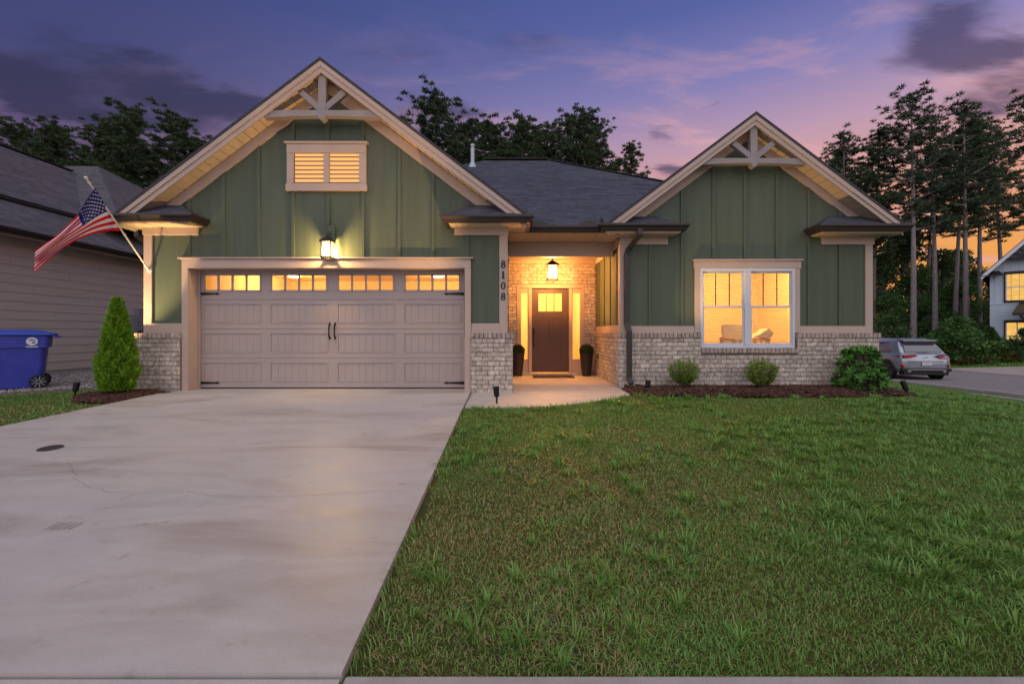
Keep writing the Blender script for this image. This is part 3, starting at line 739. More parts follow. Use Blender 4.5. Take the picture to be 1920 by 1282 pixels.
# small hipped roofs over the eave returns
def ret_roof(x0, x1, yf, yw, z0, rise, openend):
    """openend: +1 when the free end points right"""
    d = yw-yf; b = MB()
    xf, xw = (x0, x1) if openend > 0 else (x1, x0)
    A_, B2, C2 = (xw, yf, z0), (xw, yw, z0), (xw-openend*d, yw, z0+rise); E_ = (xf, yw, z0+rise); F_ = (xf, yf, z0)
    b.add([F_, A_, B2, C2, E_, (xf, yw, z0)], [(0, 1, 3, 4), (1, 2, 3), (0, 5, 2, 1), (2, 5, 4, 3), (0, 4, 5)])
    r_ = part('return_roof', b, 'shingle_base')
    v = Vector((0, d, rise)); L = abs(x1-x0); vl_ = v.length
    def cf(t): k = t/vl_*d; return (0, L-k) if openend > 0 else (k, L)
    shingles(r_, (x0, yf, z0+.004), (1, 0, 0), v, L, vl_, cf, seed=int(x0*10) % 97)
    v2 = Vector((-openend*d, 0, rise))
    def cf2(t): return (t/vl_*d, d)
    shingles(r_, (xw, yf, z0+.004), (0, 1, 0), v2, d, vl_, cf2, seed=5)
ret_roof(-6.80, -5.47, FG-.03, SG, 3.02, .27, 1); ret_roof(-1.12, .26, FG-.03, SG, 3.02, .27, -1)
ret_roof(1.70, 3.13, FR-.03, SR, 2.985, .26, 1); ret_roof(5.67, 7.20, FR-.03, SR, 2.985, .26, -1)

# --- gutters and downspouts
def sweep(path, prof, zbase):
    b = MB(); pts = [Vector((x, y, 0)) for x, y in path]; n = len(pts); m_ = len(prof); vs = []
    for i, p in enumerate(pts):
        ds = []
        if i > 0: ds.append((p-pts[i-1]).normalized())
        if i < n-1: ds.append((pts[i+1]-p).normalized())
        ns = [Vector((d.y, -d.x, 0)) for d in ds]
        if len(ns) == 1: mv = ns[0]
        else: mv = (ns[0]+ns[1]); mv = mv/(1+ns[0].dot(ns[1])) if 1+ns[0].dot(ns[1]) > .05 else ns[0]
        for o_, z in prof: vs.append(p+mv*o_+Vector((0, 0, zbase+z)))
    fs = [(i*m_+k, i*m_+(k+1) % m_, (i+1)*m_+(k+1) % m_, (i+1)*m_+k) for i in range(n-1) for k in range(m_)]
    fs += [tuple(range(m_)), tuple(range(n*m_-1, (n-1)*m_-1, -1))]
    b.add(vs, fs); return b
GP = [(0, 0), (.065, 0), (.078, .022), (.082, .04), (.105, .07), (.118, .085), (.118, .118), (.112, .124), (.106, .118), (.106, .10), (.01, .10), (.01, .124), (0, .124)]
part('gutter', sweep([(-6.77, 20.4), (-6.77, FG), (-5.49, FG), (-5.49, SG-.002)], GP, 2.905), 'gutter_metal')
part('gutter', sweep([(-1.10, SG-.002), (-1.10, FG), (.25, FG), (.25, 8.50), (1.71, 8.50), (1.71, FR), (3.11, FR), (3.11, SR-.002)], GP, 2.885), 'gutter_metal')
part('gutter', sweep([(5.69, SR-.002), (5.69, FR), (7.17, FR), (7.17, 20.4)], GP, 2.875), 'gutter_metal')
for x in (.46, 1.42):       # splash guards standing in the valley corners of the porch gutter
    b = MB(); pr = [(-.19, 0), (.19, 0), (.19, .05), (.12, .075), (.06, .10), (-.02, .105), (-.10, .085), (-.17, .05)]
    b.prism([(x+dx*(1 if x < 1 else -1), 8.395, 2.99+z_) for dx, z_ in pr], (0, .012, 0)); part('splash_guard', b, 'gutter_metal')
def spout(path, w=.092, d=.07, name='downspout'):
    b = MB(); pts = [Vector(p) for p in path]
    for a, c in zip(pts[:-1], pts[1:]):
        e = (c-a).normalized()*.012; b.beam(a-e, c+e, w, d, up=(0, 1, 0) if abs((c-a).normalized().y) < .95 else (0, 0, 1))
    o = part(name, b, 'gutter_metal', bevel=.008)
    return o
sp = spout([(2.32, 8.27, 2.90), (2.32, 8.27, 2.80), (2.20, 8.60, 2.60), (2.17, 8.62, 2.50), (2.17, 8.62, 1.20), (2.20, 8.53, 1.04), (2.20, 8.53, .18), (2.22, 8.47, .08)])
for z in (2.44, 1.75, .78): MB().box(2.118 if z > 1 else 2.148, 2.222 if z > 1 else 2.252, 8.58 if z > 1 else 8.49, 8.665 if z > 1 else 8.572, z-.012, z+.012).build('strap', 'gutter_metal', sp)
spout([(7.05, 8.62, 2.90), (7.05, 8.62, 2.80), (6.93, 8.86, 2.64), (6.93, 8.92, 2.5), (6.93, 8.92, 1.25), (7.0, 8.92, 1.05), (7.0, 8.92, .1)])
spout([(-6.83, 8.30, 2.90), (-6.83, 8.30, 2.78), (-6.60, 8.42, 2.60), (-6.58, 8.42, 2.48), (-6.58, 8.42, 1.30), (-6.70, 8.42, 1.06), (-6.70, 8.42, .05)])
# vent pipe on the roof
vp = part('vent_pipe', MB().lathe([(.06, -.1), (.06, .56), (.045, .56), (.045, .60), (.065, .60), (.065, .66), (.04, .67)], (-1.18, 13.63, 6.0), 18), 'pipe_metal', smooth=False)
MB().lathe([(.15, -.06), (.075, .10), (.062, .14)], (-1.18, 13.63, 6.0), 18).build('flashing', 'pipe_metal', vp)

mat('lit_attic', (1, .6, .25), .6, emit=.82*K, ecol=(1, .50, .16)); mat('vent_slat', (.34, .24, .17), .6)

# --- gable vent
gv = part('gable_vent', MB().box(-3.88, -2.64, SG-.004, SG+.002, 3.64, 4.20), 'lit_attic')
VY = SG-.055
for b_ in ((-3.985, -3.865, VY, SG-.005, 3.655, 4.20), (-2.705, -2.585, VY, SG-.005, 3.655, 4.20), (-3.335, -3.235, VY, SG-.005, 3.655, 4.20)):
    MB().box(*b_).build('vent_stile', 'trim_paint', gv, bevel=.004)
MB().box(-3.985, -2.585, VY-.006, SG-.005, 4.201, 4.36).build('vent_head', 'trim_paint', gv, bevel=.004)
MB().box(-4.02, -2.55, VY-.035, SG-.005, 4.361, 4.395).build('vent_cap', 'trim_paint', gv, bevel=.004)
MB().box(-4.0, -2.57, VY-.012, SG-.005, 3.53, 3.654).build('vent_sill', 'trim_paint', gv, bevel=.004)
for i in range(7):
    z = 3.672+i*.076
    for x0, x1 in ((-3.864, -3.336), (-3.234, -2.706)):
        b = MB(); b.prism([(x0, SG-.050, z), (x0, SG-.044, z-.010), (x0, SG-.008, z+.018), (x0, SG-.014, z+.028)], (x1-x0, 0, 0)); b.build('louver', 'vent_slat', gv)

# --- garage door
gd = part('garage_door', MB().box(-5.75, -.855, 8.37, 8.40, .0, 2.20), 'black_metal')
mb = MB(); mb.box(-5.745, -.861, 8.350, 8.369, .02, .021)
DXL, DXR, GDY = -5.745, -.861, 8.350
PX = lambda p: (p/2.595+240-960)/F*GDY
PZ = lambda p: CAMZ+(625-(p/2.595+460))/F*GDY
cols = [(372, 645), (697, 968), (1023, 1293), (1347, 1615)]
secs = [(.020, .553), (.557, 1.090), (1.094, 1.628), (1.632, 2.165)]
for k, (z0, z1) in enumerate(secs):
    pz0, pz1 = (z0+.125, z1-.085) if k < 3 else (z0+.155, z1-.075)
    b = MB(); xs_ = [DXL]+[PX(q) for c_ in cols for q in c_]+[DXR]
    b.box(DXL, DXR, GDY, GDY+.02, z0, pz0); b.box(DXL, DXR, GDY, GDY+.02, pz1, z1)
    for i in range(0, len(xs_), 2): b.box(xs_[i], xs_[i+1], GDY, GDY+.02, pz0+.0001, pz1-.0001)
    s_ = b.build('door_section', 'door_taupe', gd, bevel=.003)
    for q0, q1 in cols:
        x0, x1 = PX(q0), PX(q1)
        # raised moulding round each recess
        fr_ = MB(); e = .022
        for bb in ((x0-e, x1+e, pz0-e, pz0), (x0-e, x1+e, pz1, pz1+e), (x0-e, x0, pz0, pz1), (x1, x1+e, pz0, pz1)): fr_.box(bb[0], bb[1], GDY-.008, GDY-.0002, bb[2], bb[3])
        fr_.build('panel_moulding', 'door_taupe', s_, bevel=.003)
        if k < 3:
            nb = 8; w = (x1-x0)/nb
            for i in range(nb): MB().box(x0+i*w+.0008, x0+(i+1)*w-.0008, GDY+.006, GDY+.019, pz0, pz1).build('bead_board', 'door_taupe', s_, bevel=.003)
        else:
            gx = [x0+(x1-x0)*i/4 for i in range(5)]
            for i in range(5): MB().box(gx[i]-.020, gx[i]+.020, GDY-.004, GDY+.015, pz0, pz1).build('muntin', 'door_taupe', s_, bevel=.003)
            MB().box(x0, x1, GDY-.004, GDY+.015, pz0, pz0+.02).build('muntin', 'door_taupe', s_); MB().box(x0, x1, GDY-.004, GDY+.015, pz1-.02, pz1).build('muntin', 'door_taupe', s_)
            for i in range(4): MB().quad((gx[i]+.02, GDY+.008, pz0+.02), (gx[i+1]-.02, GDY+.008, pz0+.02), (gx[i+1]-.02, GDY+.008, pz1-.02), (gx[i]+.02, GDY+.008, pz1-.02)).build('window_pane', 'window_glass', s_)
# the black backing must not block the window row
gd.data.clear_geometry(); b = MB(); b.box(-5.75, -.855, 8.371, 8.40, .0, 1.70); b.box(-6.42, -.2, 8.371, 8.42, 2.10, 2.60); b.box(-6.42, -5.71, 8.3705, 8.42, .0, 2.099); b.box(-.895, -.2, 8.3705, 8.42, .0, 2.099); gd.data.from_pydata(b.v, [], b.f)
MB().box(DXL, DXR, 8.345, 8.36, .0, .018).build('bottom_seal', 'black_metal', gd)
for sg, xe in ((1, DXL+.015), (-1, DXR-.015)):
    for z in (1.735, .105):
        b = MB(); pr = [(0, -.026), (.30, -.011), (.315, -.022), (.345, -.014), (.375, 0), (.345, .014), (.315, .022), (.30, .011), (0, .026)]
        b.prism([(xe+sg*u, GDY-.016, z+v) for u, v in pr], (0, .006, 0)); b.build('strap_hinge', 'black_metal', gd)
for x in (PX(983), PX(1009)):
    b = MB(); z = 1.06
    b.tube([(x, GDY-.012, z-.13), (x, GDY-.045, z-.10), (x, GDY-.055, z), (x, GDY-.045, z+.09), (x, GDY-.012, z+.12)], [.012, .014, .011, .014, .012], 8)
    for dz_ in (-.135, .125): b.prism([(x-.020, GDY-.014, z+dz_), (x, GDY-.014, z+dz_-.035), (x+.020, GDY-.014, z+dz_), (x, GDY-.014, z+dz_+.035)], (0, .008, 0))
    b.build('pull_handle', 'black_metal', gd)
# casing of the garage opening
trim('door_casing', -5.838, -5.73, SG-.06, 8.345, -.02, 2.162); trim('door_casing', -.835, -.728, SG-.06, 8.345, -.02, 2.162)
trim('door_header', -5.838, -.728, SG-.061, 8.344, 2.163, 2.325); trim('door_cap', -5.89, -.685, SG-.10, SG-.001, 2.326, 2.350)
trim('door_stop', -5.729, -5.70, 8.30, 8.344, 0, 2.162, m='door_taupe'); trim('door_stop', -.865, -.836, 8.30, 8.344, 0, 2.162, m='door_taupe')

# --- rooms behind the lit glass
def room(name, x0, x1, y0, y1, z0, z1, front=None):
    b = MB(); b.quad((x0, y1, z0), (x1, y1, z0), (x1, y1, z1), (x0, y1, z1)); b.quad((x0, y0, z0), (x0, y1, z0), (x0, y1, z1), (x0, y0, z1)); b.quad((x1, y0, z0), (x1, y1, z0), (x1, y1, z1), (x1, y0, z1))
    b.quad((x0, y0, z1), (x1, y0, z1), (x1, y1, z1), (x0, y1, z1)); b.cur = 1; b.quad((x0, y0, z0), (x1, y0, z0), (x1, y1, z0), (x0, y1, z0))
    return part(name, b, ['lit_wall', 'room_floor'])
room('garage_interior', -6.39, -.22, 8.415, 13.2, .0, 2.52); room('hall_interior', .03, 2.06, PB+.13, 15.0, .0, 2.80); room('bedroom_interior', 2.25, 6.7, SR+.10, 12.4, .0, 2.68)
def lamp(name, loc, power, col, size=.05, typ='POINT'):
    d = bpy.data.lights.new(name, typ); d.energy = power; d.color = col
    if typ in ('POINT', 'SPOT'): d.shadow_soft_size = size
    o = bpy.data.objects.new(name, d); COL.objects.link(o); o.location = loc; return o
WARM = (1, .51, .13)
def ceiling_light(loc, power, label, vis=True, col=WARM):
    r_ = root('ceiling_light', loc, label, 'ceiling light')
    MB().lathe([(.10, -.001), (.10, -.02), (.05, -.03)], loc, 20).build('ceiling_plate', 'white_vinyl', r_)
    MB().lathe([(.0, -.12), (.10, -.11), (.155, -.07), (.16, -.031), (.0, -.0305)], loc, 24).build('shade', 'ceiling_bulb', r_)
    l = lamp('lamp_light', (loc[0], loc[1], loc[2]-.25), power, col, .12); l.parent = r_; l.matrix_parent_inverse = Matrix.Translation(-Vector(loc))
ceiling_light((-5.45, 11.4, 2.519), 135*K, 'round lit ceiling lamp seen through the left half of the garage windows'); ceiling_light((-1.85, 11.4, 2.519), 135*K, 'round lit ceiling lamp seen through the right half of the garage windows')
ceiling_light((.85, 13.2, 2.799), 300*K, 'lit ceiling lamp in the hall behind the front door'); ceiling_light((5.2, 10.6, 2.679), 240*K, 'lit ceiling lamp in the room behind the wide window')

# --- front door with sidelights
fd = part('front_door', MB().box(.489, 1.405, PB+.06, PB+.10, .055, 2.12), 'front_door')
fd.data.clear_geometry()
b = MB(); DY = PB+.06; gx0, gx1, gz0, gz1 = .655, 1.235, 1.555, 2.0
b.box(.489, gx0, DY, DY+.04, .055, 2.12); b.box(gx1, 1.405, DY, DY+.04, .055, 2.12); b.box(gx0, gx1, DY, DY+.04, gz1, 2.12); b.box(gx0, gx1, DY, DY+.04, 1.40, gz0)
b.box(gx0, gx1, DY, DY+.04, .055, .32); b.box(gx0+.245, gx1-.245, DY, DY+.04, .3201, 1.3999); fd.data.from_pydata(b.v, [], b.f)
for x0, x1 in ((gx0, gx0+.245), (gx1-.245, gx1)):
    MB().box(x0, x1, DY+.014, DY+.039, .32, 1.40).build('door_panel', 'front_door', fd); 
    b = MB()
    for bb in ((x0, x1, .32, .34), (x0, x1, 1.38, 1.40), (x0, x0+.018, .341, 1.379), (x1-.018, x1, .341, 1.379)): b.box(bb[0], bb[1], DY+.004, DY+.0139, bb[2], bb[3])
    b.build('panel_moulding', 'front_door', fd, bevel=.003)
MB().quad((gx0, DY+.02, gz0), (gx1, DY+.02, gz0), (gx1, DY+.02, gz1), (gx0, DY+.02, gz1)).build('door_pane', 'window_glass', fd)
for f_ in (1/3, 2/3): x = gx0+(gx1-gx0)*f_; MB().box(x-.008, x+.008, DY+.008, DY+.032, gz0, gz1).build('muntin', 'front_door', fd)
b = MB(); b.box(.51, .56, DY-.012, DY-.001, .98, 1.14); b.build('lock_plate', 'black_metal', fd, bevel=.004)
b = MB(); b.tube([(.535, DY-.005, .98), (.535, DY-.055, .95), (.535, DY-.06, .80), (.535, DY-.045, .70), (.535, DY-.005, .685)], .011, 8); b.build('door_handle', 'black_metal', fd)
fr = trim('door_frame', DX0, DX1, PB-.02, PB+.12, 2.12, DZ1)
for x0, x1 in ((DX0, .205), (.405, .488), (1.406, 1.475), (1.695, DX1)): MB().box(x0, x1, PB-.012, PB+.12, .03, 2.119).build('jamb', 'trim_paint', fr, bevel=.004)
for x0, x1 in ((.206, .404), (1.476, 1.694)):
    b = MB(); b.box(x0, x1, PB+.03, PB+.09, .03, .375); b.box(x0, x1, PB+.03, PB+.09, 2.0, 2.118); b.box(x0, x0+.02, PB+.03, PB+.09, .3751, 1.9999); b.box(x1-.02, x1, PB+.03, PB+.09, .3751, 1.9999)
    s_ = b.build('sidelight', 'trim_paint', fr); MB().quad((x0+.02, PB+.06, .375), (x1-.02, PB+.06, .375), (x1-.02, PB+.06, 2.0), (x0+.02, PB+.06, 2.0)).build('sidelight_pane', 'window_glass', s_)
trim('threshold', DX0, DX1, PB-.06, PB+.12, .0, .029, m='pipe_metal')
# house number, four serif numerals one under another
def glyph_ring(mb, cx, cz, rx, rz, tx, tz, y, n=20):
    o_, i_ = [], []
    for k in range(n):
        a = 2*math.pi*k/n; o_.append((cx+rx*math.cos(a), y, cz+rz*math.sin(a))); i_.append((cx+(rx-tx)*math.cos(a), y, cz+(rz-tz)*math.sin(a)))
    vs = o_+i_+[(x, y+.012, z) for x, y, z in o_]+[(x, y+.012, z) for x, y, z in i_]
    fs = []
    for k in range(n):
        q = (k+1) % n; fs += [(k, q, n+q, n+k), (2*n+k, 3*n+k, 3*n+q, 2*n+q), (k, 2*n+k, 2*n+q, q), (n+k, n+q, 3*n+q, 3*n+k)]
    mb.add(vs, fs)
for ch, py in zip('8108', (495.3, 515.3, 535.3, 555.3)):
    cz = CAMZ+(625-py)/F*8.06; cx = (943.5-960)/F*8.06; y = TG-.014; b = MB()
    if ch == '8': glyph_ring(b, cx, cz+.030, .034, .034, .019, .013, y); glyph_ring(b, cx, cz-.030, .041, .039, .022, .014, y)
    elif ch == '0': glyph_ring(b, cx, cz, .041, .066, .022, .013, y)
    else:
        b.box(cx-.013, cx+.013, y, y+.012, cz-.054, cz+.062); b.box(cx-.030, cx+.030, y+.0005, y+.0125, cz-.064, cz-.0541); b.prism([(cx-.030, y+.0005, cz+.045), (cx-.0101, y+.0005, cz+.047), (cx-.0101, y+.0005, cz+.062)], (0, .012, 0))
    part('house_number', b, 'black_metal')
# outlet cover on the porch brick
part('outlet_cover', MB().box(2.0, 2.019, 10.62, 10.69, .42, .54), 'black_metal', bevel=.006)

# --- bedroom window
win = part('wide_window', MB().box(WX0, WX1, 8.655, 8.75, WZ0, WZ0+.05), 'white_vinyl', bevel=.004)
def wf(n_, *b): return MB().box(*b).build(n_, 'white_vinyl', win, bevel=.004)
wf('frame', WX0, WX1, 8.655, 8.75, WZ1-.055, WZ1); wf('frame', WX0, WX0+.05, 8.655, 8.75, WZ0+.051, WZ1-.056); wf('frame', WX1-.05, WX1, 8.655, 8.75, WZ0+.051, WZ1-.056)
MX = (WX0+WX1)/2; wf('mullion', MX-.06, MX+.06, 8.65, 8.75, WZ0+.051, WZ1-.056)
ZM = 1.505
for x0, x1 in ((WX0+.051, MX-.061), (MX+.061, WX1-.051)):
    for z0, z1, y, nm in ((ZM-.005, WZ1-.057, 8.70, 'upper_sash'), (WZ0+.052, ZM+.03, 8.675, 'lower_sash')):
        e = .028; b = MB(); b.box(x0, x1, y, y+.03, z0, z0+e+.012); b.box(x0, x1, y, y+.03, z1-e, z1); b.box(x0, x0+e, y, y+.03, z0+e+.0121, z1-e-.0001); b.box(x1-e, x1, y, y+.03, z0+e+.0121, z1-e-.0001)
        s_ = b.build(nm, 'white_vinyl', win, bevel=.003)
        MB().quad((x0+e, y+.015, z0+e), (x1-e, y+.015, z0+e), (x1-e, y+.015, z1-e), (x0+e, y+.015, z1-e)).build('pane', 'window_glass', s_)
        if nm == 'upper_sash':
            for f_ in (1/3, 2/3): x = x0+(x1-x0)*f_; MB().box(x-.007, x+.007, y+.008, y+.022, z0+e, z1-e).build('muntin', 'far_dark', s_)
trim('window_casing', WX0-.10, WX0-.001, SR-.04, SR-.001, BT+.10, WZ1); trim('window_casing', WX1+.001, WX1+.10, SR-.04, SR-.001, BT+.10, WZ1)
trim('window_head', WX0-.115, WX1+.115, SR-.05, SR-.001, WZ1+.001, WZ1+.145); trim('window_cap', WX0-.14, WX1+.14, SR-.085, SR-.001, WZ1+.146, WZ1+.172)
part('window_reveal', MB().box(WX0, WX0+.001, 8.755, SR+.125, WZ0, WZ1).box(WX1-.001, WX1, 8.755, SR+.125, WZ0, WZ1).box(WX0, WX1, 8.755, SR+.125, WZ0-.08, WZ0-.001), 'white_vinyl')
# a blind in each half, slats tipped open
sm = MB(); sm.prism([(-.39, -.018, .003), (-.39, -.018, .005), (-.39, .018, -.003), (-.39, .018, -.005)], (.78, 0, 0)); sme = sm.mesh('blind_slat', 'blind')
for x in ((WX0+MX)/2, (WX1+MX)/2):
    bl = root('window_blind', (x, 8.80, WZ1), 'open cream blind in the %s half of the wide window' % ('left' if x < MX else 'right'), 'blind')
    MB().box(x-.40, x+.40, 8.775, 8.825, WZ1-.05, WZ1-.005).build('head_rail', 'blind', bl)
    nb = 33
    for i in range(nb):
        ob = bpy.data.objects.new('blind_slat', sme); COL.objects.link(ob); ob.parent = bl; ob.location = (0, 0, -.08-i*.0425)
    for dx in (-.25, .25): MB().tube([(x+dx, 8.80, WZ1-.05), (x+dx, 8.80, WZ0+.03)], .0025, 4).build('ladder_cord', 'blind', bl)
# wicker armchair in the room
ac = root('armchair', (5.05, 9.9, 0), 'wicker armchair with white cushions behind the wide window', 'armchair')
cx = 5.05
b = MB()
for sx in (-.38, .38):
    for y in (9.62, 10.18): b.tube([(cx+sx, y, 0), (cx+sx, y, .88)], .022, 8)
for z in (.38, .88, .84, .6): b.tube([(cx-.38, 9.62, z), (cx+.38, 9.62, z)], .012, 6)
for sx in (-.38, .38): b.tube([(cx+sx, 9.60, .88), (cx+sx, 10.2, .90)], .03, 8); b.tube([(cx+sx, 9.62, .40), (cx+sx, 10.18, .40)], .02, 8)
b.build('frame', 'wicker', ac)
b = MB()
for i in range(14): x = cx-.36+i*.055; b.tube([(x, 9.62, .40), (x+.02*(-1)**i, 9.62, .86)], .007, 5)
b.build('wicker_panel', 'wicker', ac)
MB().box(cx-.35, cx+.35, 9.64, 10.2, .40, .52).build('seat_cushion', 'cushion', ac, bevel=.04); MB().box(cx-.36, cx+.20, 10.1, 10.24, .53, 1.22).build('back_cushion', 'cushion', ac, bevel=.04)
b = MB(); b.prism([(cx+.05, 9.66, .92), (cx+.46, 9.66, .92), (cx+.52, 9.66, 1.02), (cx+.40, 9.66, 1.12), (cx+.22, 9.66, 1.0)], (0, .3, 0)); b.build('folded_throw', 'cushion', ac, bevel=.02)

# ------------------------------------------------------------------ lanterns
def lantern(name, c, w, h, label, wall, power):
    """c: centre of the glass box"""
    r_ = root(name, c, label, 'lantern'); x, y, z = c; a = w/2
    for sx in (-1, 1):
        for sy in (-1, 1): MB().box(x+sx*a-.009, x+sx*a+.009, y+sy*a-.009, y+sy*a+.009, z-h/2, z+h/2).build('post', 'dark_bronze', r_)
    q_ = a+.018; i_ = a-.022; MB().box(x-q_, x+q_, y-q_, y-i_, z-h/2-.025, z-h/2-.001).box(x-q_, x+q_, y+i_, y+q_, z-h/2-.025, z-h/2-.001).box(x-q_, x-i_, y-i_, y+i_, z-h/2-.025, z-h/2-.001).box(x+i_, x+q_, y-i_, y+i_, z-h/2-.025, z-h/2-.001).build('base_tray', 'dark_bronze', r_)
    t_ = a+.028; z1 = z+h/2+.001; b = MB()
    for hw, zz_ in ((t_, z1), (t_, z1+.025), (t_*.45, z1+.085), (t_*.28, z1+.10), (t_*.28, z1+.13)): b.v += [(x-hw, y-hw, zz_), (x+hw, y-hw, zz_), (x+hw, y+hw, zz_), (x-hw, y+hw, zz_)]
    for i in range(4):
        for k in range(4): b.f.append((i*4+k, i*4+(k+1) % 4, i*4+4+(k+1) % 4, i*4+4+k))
    b.f += [(3, 2, 1, 0), (16, 17, 18, 19)]; b.mi = [0]*len(b.f); b.t = [0]*len(b.v); b.build('cap', 'dark_bronze', r_)
    g0 = a-.002
    for p in (((-g0, -g0), (g0, -g0)), ((g0, -g0), (g0, g0)), ((g0, g0), (-g0, g0)), ((-g0, g0), (-g0, -g0))):
        (ax, ay), (bx, by) = p; MB().quad((x+ax, y+ay, z-h/2), (x+bx, y+by, z-h/2), (x+bx, y+by, z+h/2), (x+ax, y+ay, z+h/2)).build('glass_pane', 'lamp_glass', r_)
    MB().lathe([(.0, -.06), (.028, -.05), (.034, .0), (.026, .05), (.0, .07)], (x, y, z-.01), 14).build('bulb', 'bulb', r_, smooth=True)
    if wall:
        MB().box(x-.07, x+.07, SG-.045, SG-.003, z+.17, z+.46).build('back_plate', 'green_siding', r_, bevel=.004)
        b = MB(); b.tube([(x, SG-.045, z+.30), (x, y+.03, z+.33), (x, y, z+.28), (x, y, z+h/2+.12)], .010, 8); b.build('arm', 'dark_bronze', r_)
    else:
        b = MB(); b.tube([(x, y, z+h/2+.12), (x, y, 2.80)], .008, 8); b.build('stem', 'dark_bronze', r_); MB().lathe([(.06, 2.815-z), (.055, 2.79-z), (.02, 2.775-z)], c, 16).build('canopy', 'dark_bronze', r_)
    l = lamp('lamp_light', (x, y, z-.015), power, (1, .61, .19) if wall else (1, .385, .09), .04); l.parent = r_; l.matrix_parent_inverse = Matrix.Translation(-Vector(c))
lantern('wall_lantern', ((614.5-960)/F*7.92, 7.92, CAMZ+(625-468.5)/F*7.92), .152, .255, 'lit square lantern on the green wall above the garage door', True, 78*K)
lantern('hanging_lantern', ((1035.5-960)/F*10.2, 10.2, CAMZ+(625-511)/F*10.2), .215, .30, 'lit lantern hanging over the porch in front of the door', False, 235*K)
# ground spotlights
def spotlight(loc, yaw, pitch, h, label, power, cone=70, col=(1, .66, .28), blend=.9, stake=.06, body=None):
    r_ = root('garden_spotlight', loc, label, 'spotlight', 'garden spotlights'); x, y, z = loc
    b = MB(); b.tube([(x, y, z-.05), (x, y, z+stake)], .014, 8); b.build('stake', 'black_metal', r_)
    d = Vector((math.cos(pitch)*math.sin(yaw), math.cos(pitch)*math.cos(yaw), math.sin(pitch))); p0 = Vector((x, y, z+stake)); dl = d; d = d if body is None else Vector(body).normalized()
    b = MB(); b.tube([p0-d*.01, p0+d*.01, p0+d*(h*.8), p0+d*h], [.022, .040, .044, .040], 14); b.build('lamp_body', 'black_metal', r_)
    b = MB(); b.tube([p0+d*(h+.001), p0+d*(h+.004)], .034, 14); b.build('lens', 'car_glass', r_)
    if power:
        l = lamp('lamp_light', p0+d*(h+.02), power, col, .03, 'SPOT'); l.data.spot_size = R(cone); l.data.spot_blend = blend
        l.rotation_euler = dl.to_track_quat('-Z', 'Y').to_euler(); l.parent = r_; l.matrix_parent_inverse = Matrix.Translation(-Vector(loc))
def aim(a, b_): d = Vector(b_)-Vector(a); return math.atan2(d.x, d.y), math.atan2(d.z, math.hypot(d.x, d.y))
a_ = (-7.18, 7.48, .0); spotlight(a_, *aim(a_, (-6.12, 8.1, 2.15)), .15, 'small black spotlight beside the cone shaped evergreen', 850*K, 40, body=(.1, .12, 1))
a_ = (-.23, 6.87, .0); spotlight(a_, *aim(a_, (-3.0, 7.95, 4.7)), .15, 'small upright black spotlight at the edge of the walk', 750*K, 44, (1, .56, .20), body=(-.08, .05, 1))
a_ = (2.38, 8.0, .0); spotlight(a_, *aim(a_, (5.35, 8.6, 3.9)), .13, 'small black spotlight in the mulch below the downspout', 330*K, 44, (1, .60, .24), body=(.12, .1, 1))
a_ = (6.80, 7.84, -.03); spotlight(a_, *aim(a_, (5.85, 8.7, 3.5)), .17, 'tilted black spotlight at the right end of the mulch bed', 0)

# ------------------------------------------------------------------ neighbour on the left
NX = -11.2
N = root('neighbour_house', (NX, 14, 0), 'tan lap sided house with dark shingle roof at the left edge', 'house')
Y0n, Y1n = 5.0, 22.0; EXP_ = .203; k = 0
nw = MB().box(NX-9, NX-.02, Y0n, Y1n, -.2, 3.1).build('wall', 'neighbour_siding', N)
z = .13
while z < 3.05:
    y = Y0n-(k*1.37 % 3.6)
    while y < Y1n:
        a, c = max(y, Y0n), min(y+3.6, Y1n)-.003
        if c-a > .05:
            b = MB(); b.prism([(NX-.001, a, z-.02), (NX-.013, a, z+EXP_), (NX-.021, a, z+EXP_), (NX-.021, a, z-.02)], (0, c-a, 0)); b.build('lap_board', 'neighbour_siding', nw)
        y += 3.6
    z += EXP_; k += 1
MB().box(NX-.10, NX-.019, Y0n, Y1n, -.25, .11).build('foundation', 'kerb_concrete', N)
MB().box(NX-.019, NX+.004, Y0n, Y1n, 2.98, 3.16).build('frieze_board', 'neighbour_trim', N)
NE = NX+.42; NEZ = 3.27
MB().box(NX, NE, Y0n-.3, Y1n, 3.161, 3.18).build('soffit', 'neighbour_trim', N); MB().box(NE-.03, NE-.001, Y0n-.3, Y1n, 3.12, 3.27).build('fascia', 'neighbour_trim', N)
sw = sweep([(NE, Y1n), (NE, Y0n-.3)], [(-o_, z_) for o_, z_ in GP], 3.15); sw.build('gutter', 'gutter_metal', N)
Q = .583; Xs = NE-1.75; Zs = NEZ+1.75*Q; XR = -18.0; ZR = Zs+.10+Q*(Xs+.06-XR)
b = MB(); b.prism([(NE+.02, Y0n-.3, NEZ), (Xs, Y0n-.3, Zs), (Xs, Y0n-.3, Zs-.1), (NE+.02, Y0n-.3, NEZ-.06)], (0, Y1n-Y0n+.3, 0)); lr = b.build('lower_roof', 'shingle_base', N)
b = MB(); b.prism([(Xs+.06, Y0n-.3, Zs+.10), (XR, Y0n-.3, ZR), (XR, Y0n-.3, ZR-.2), (Xs+.06, Y0n-.3, Zs+.03)], (0, 18.6-Y0n+.3, 0)); ur = b.build('upper_roof', 'shingle_base', N)
b = MB(); b.prism([(XR, Y0n-.3, ZR), (XR-6.8, Y0n-.3, ZR-6.8*Q), (XR-6.8, Y0n-.3, ZR-6.8*Q-.2), (XR, Y0n-.3, ZR-.2)], (0, 18.6-Y0n+.3, 0)); b.build('rear_slope', 'shingle_base', ur)
Yd = 9.0
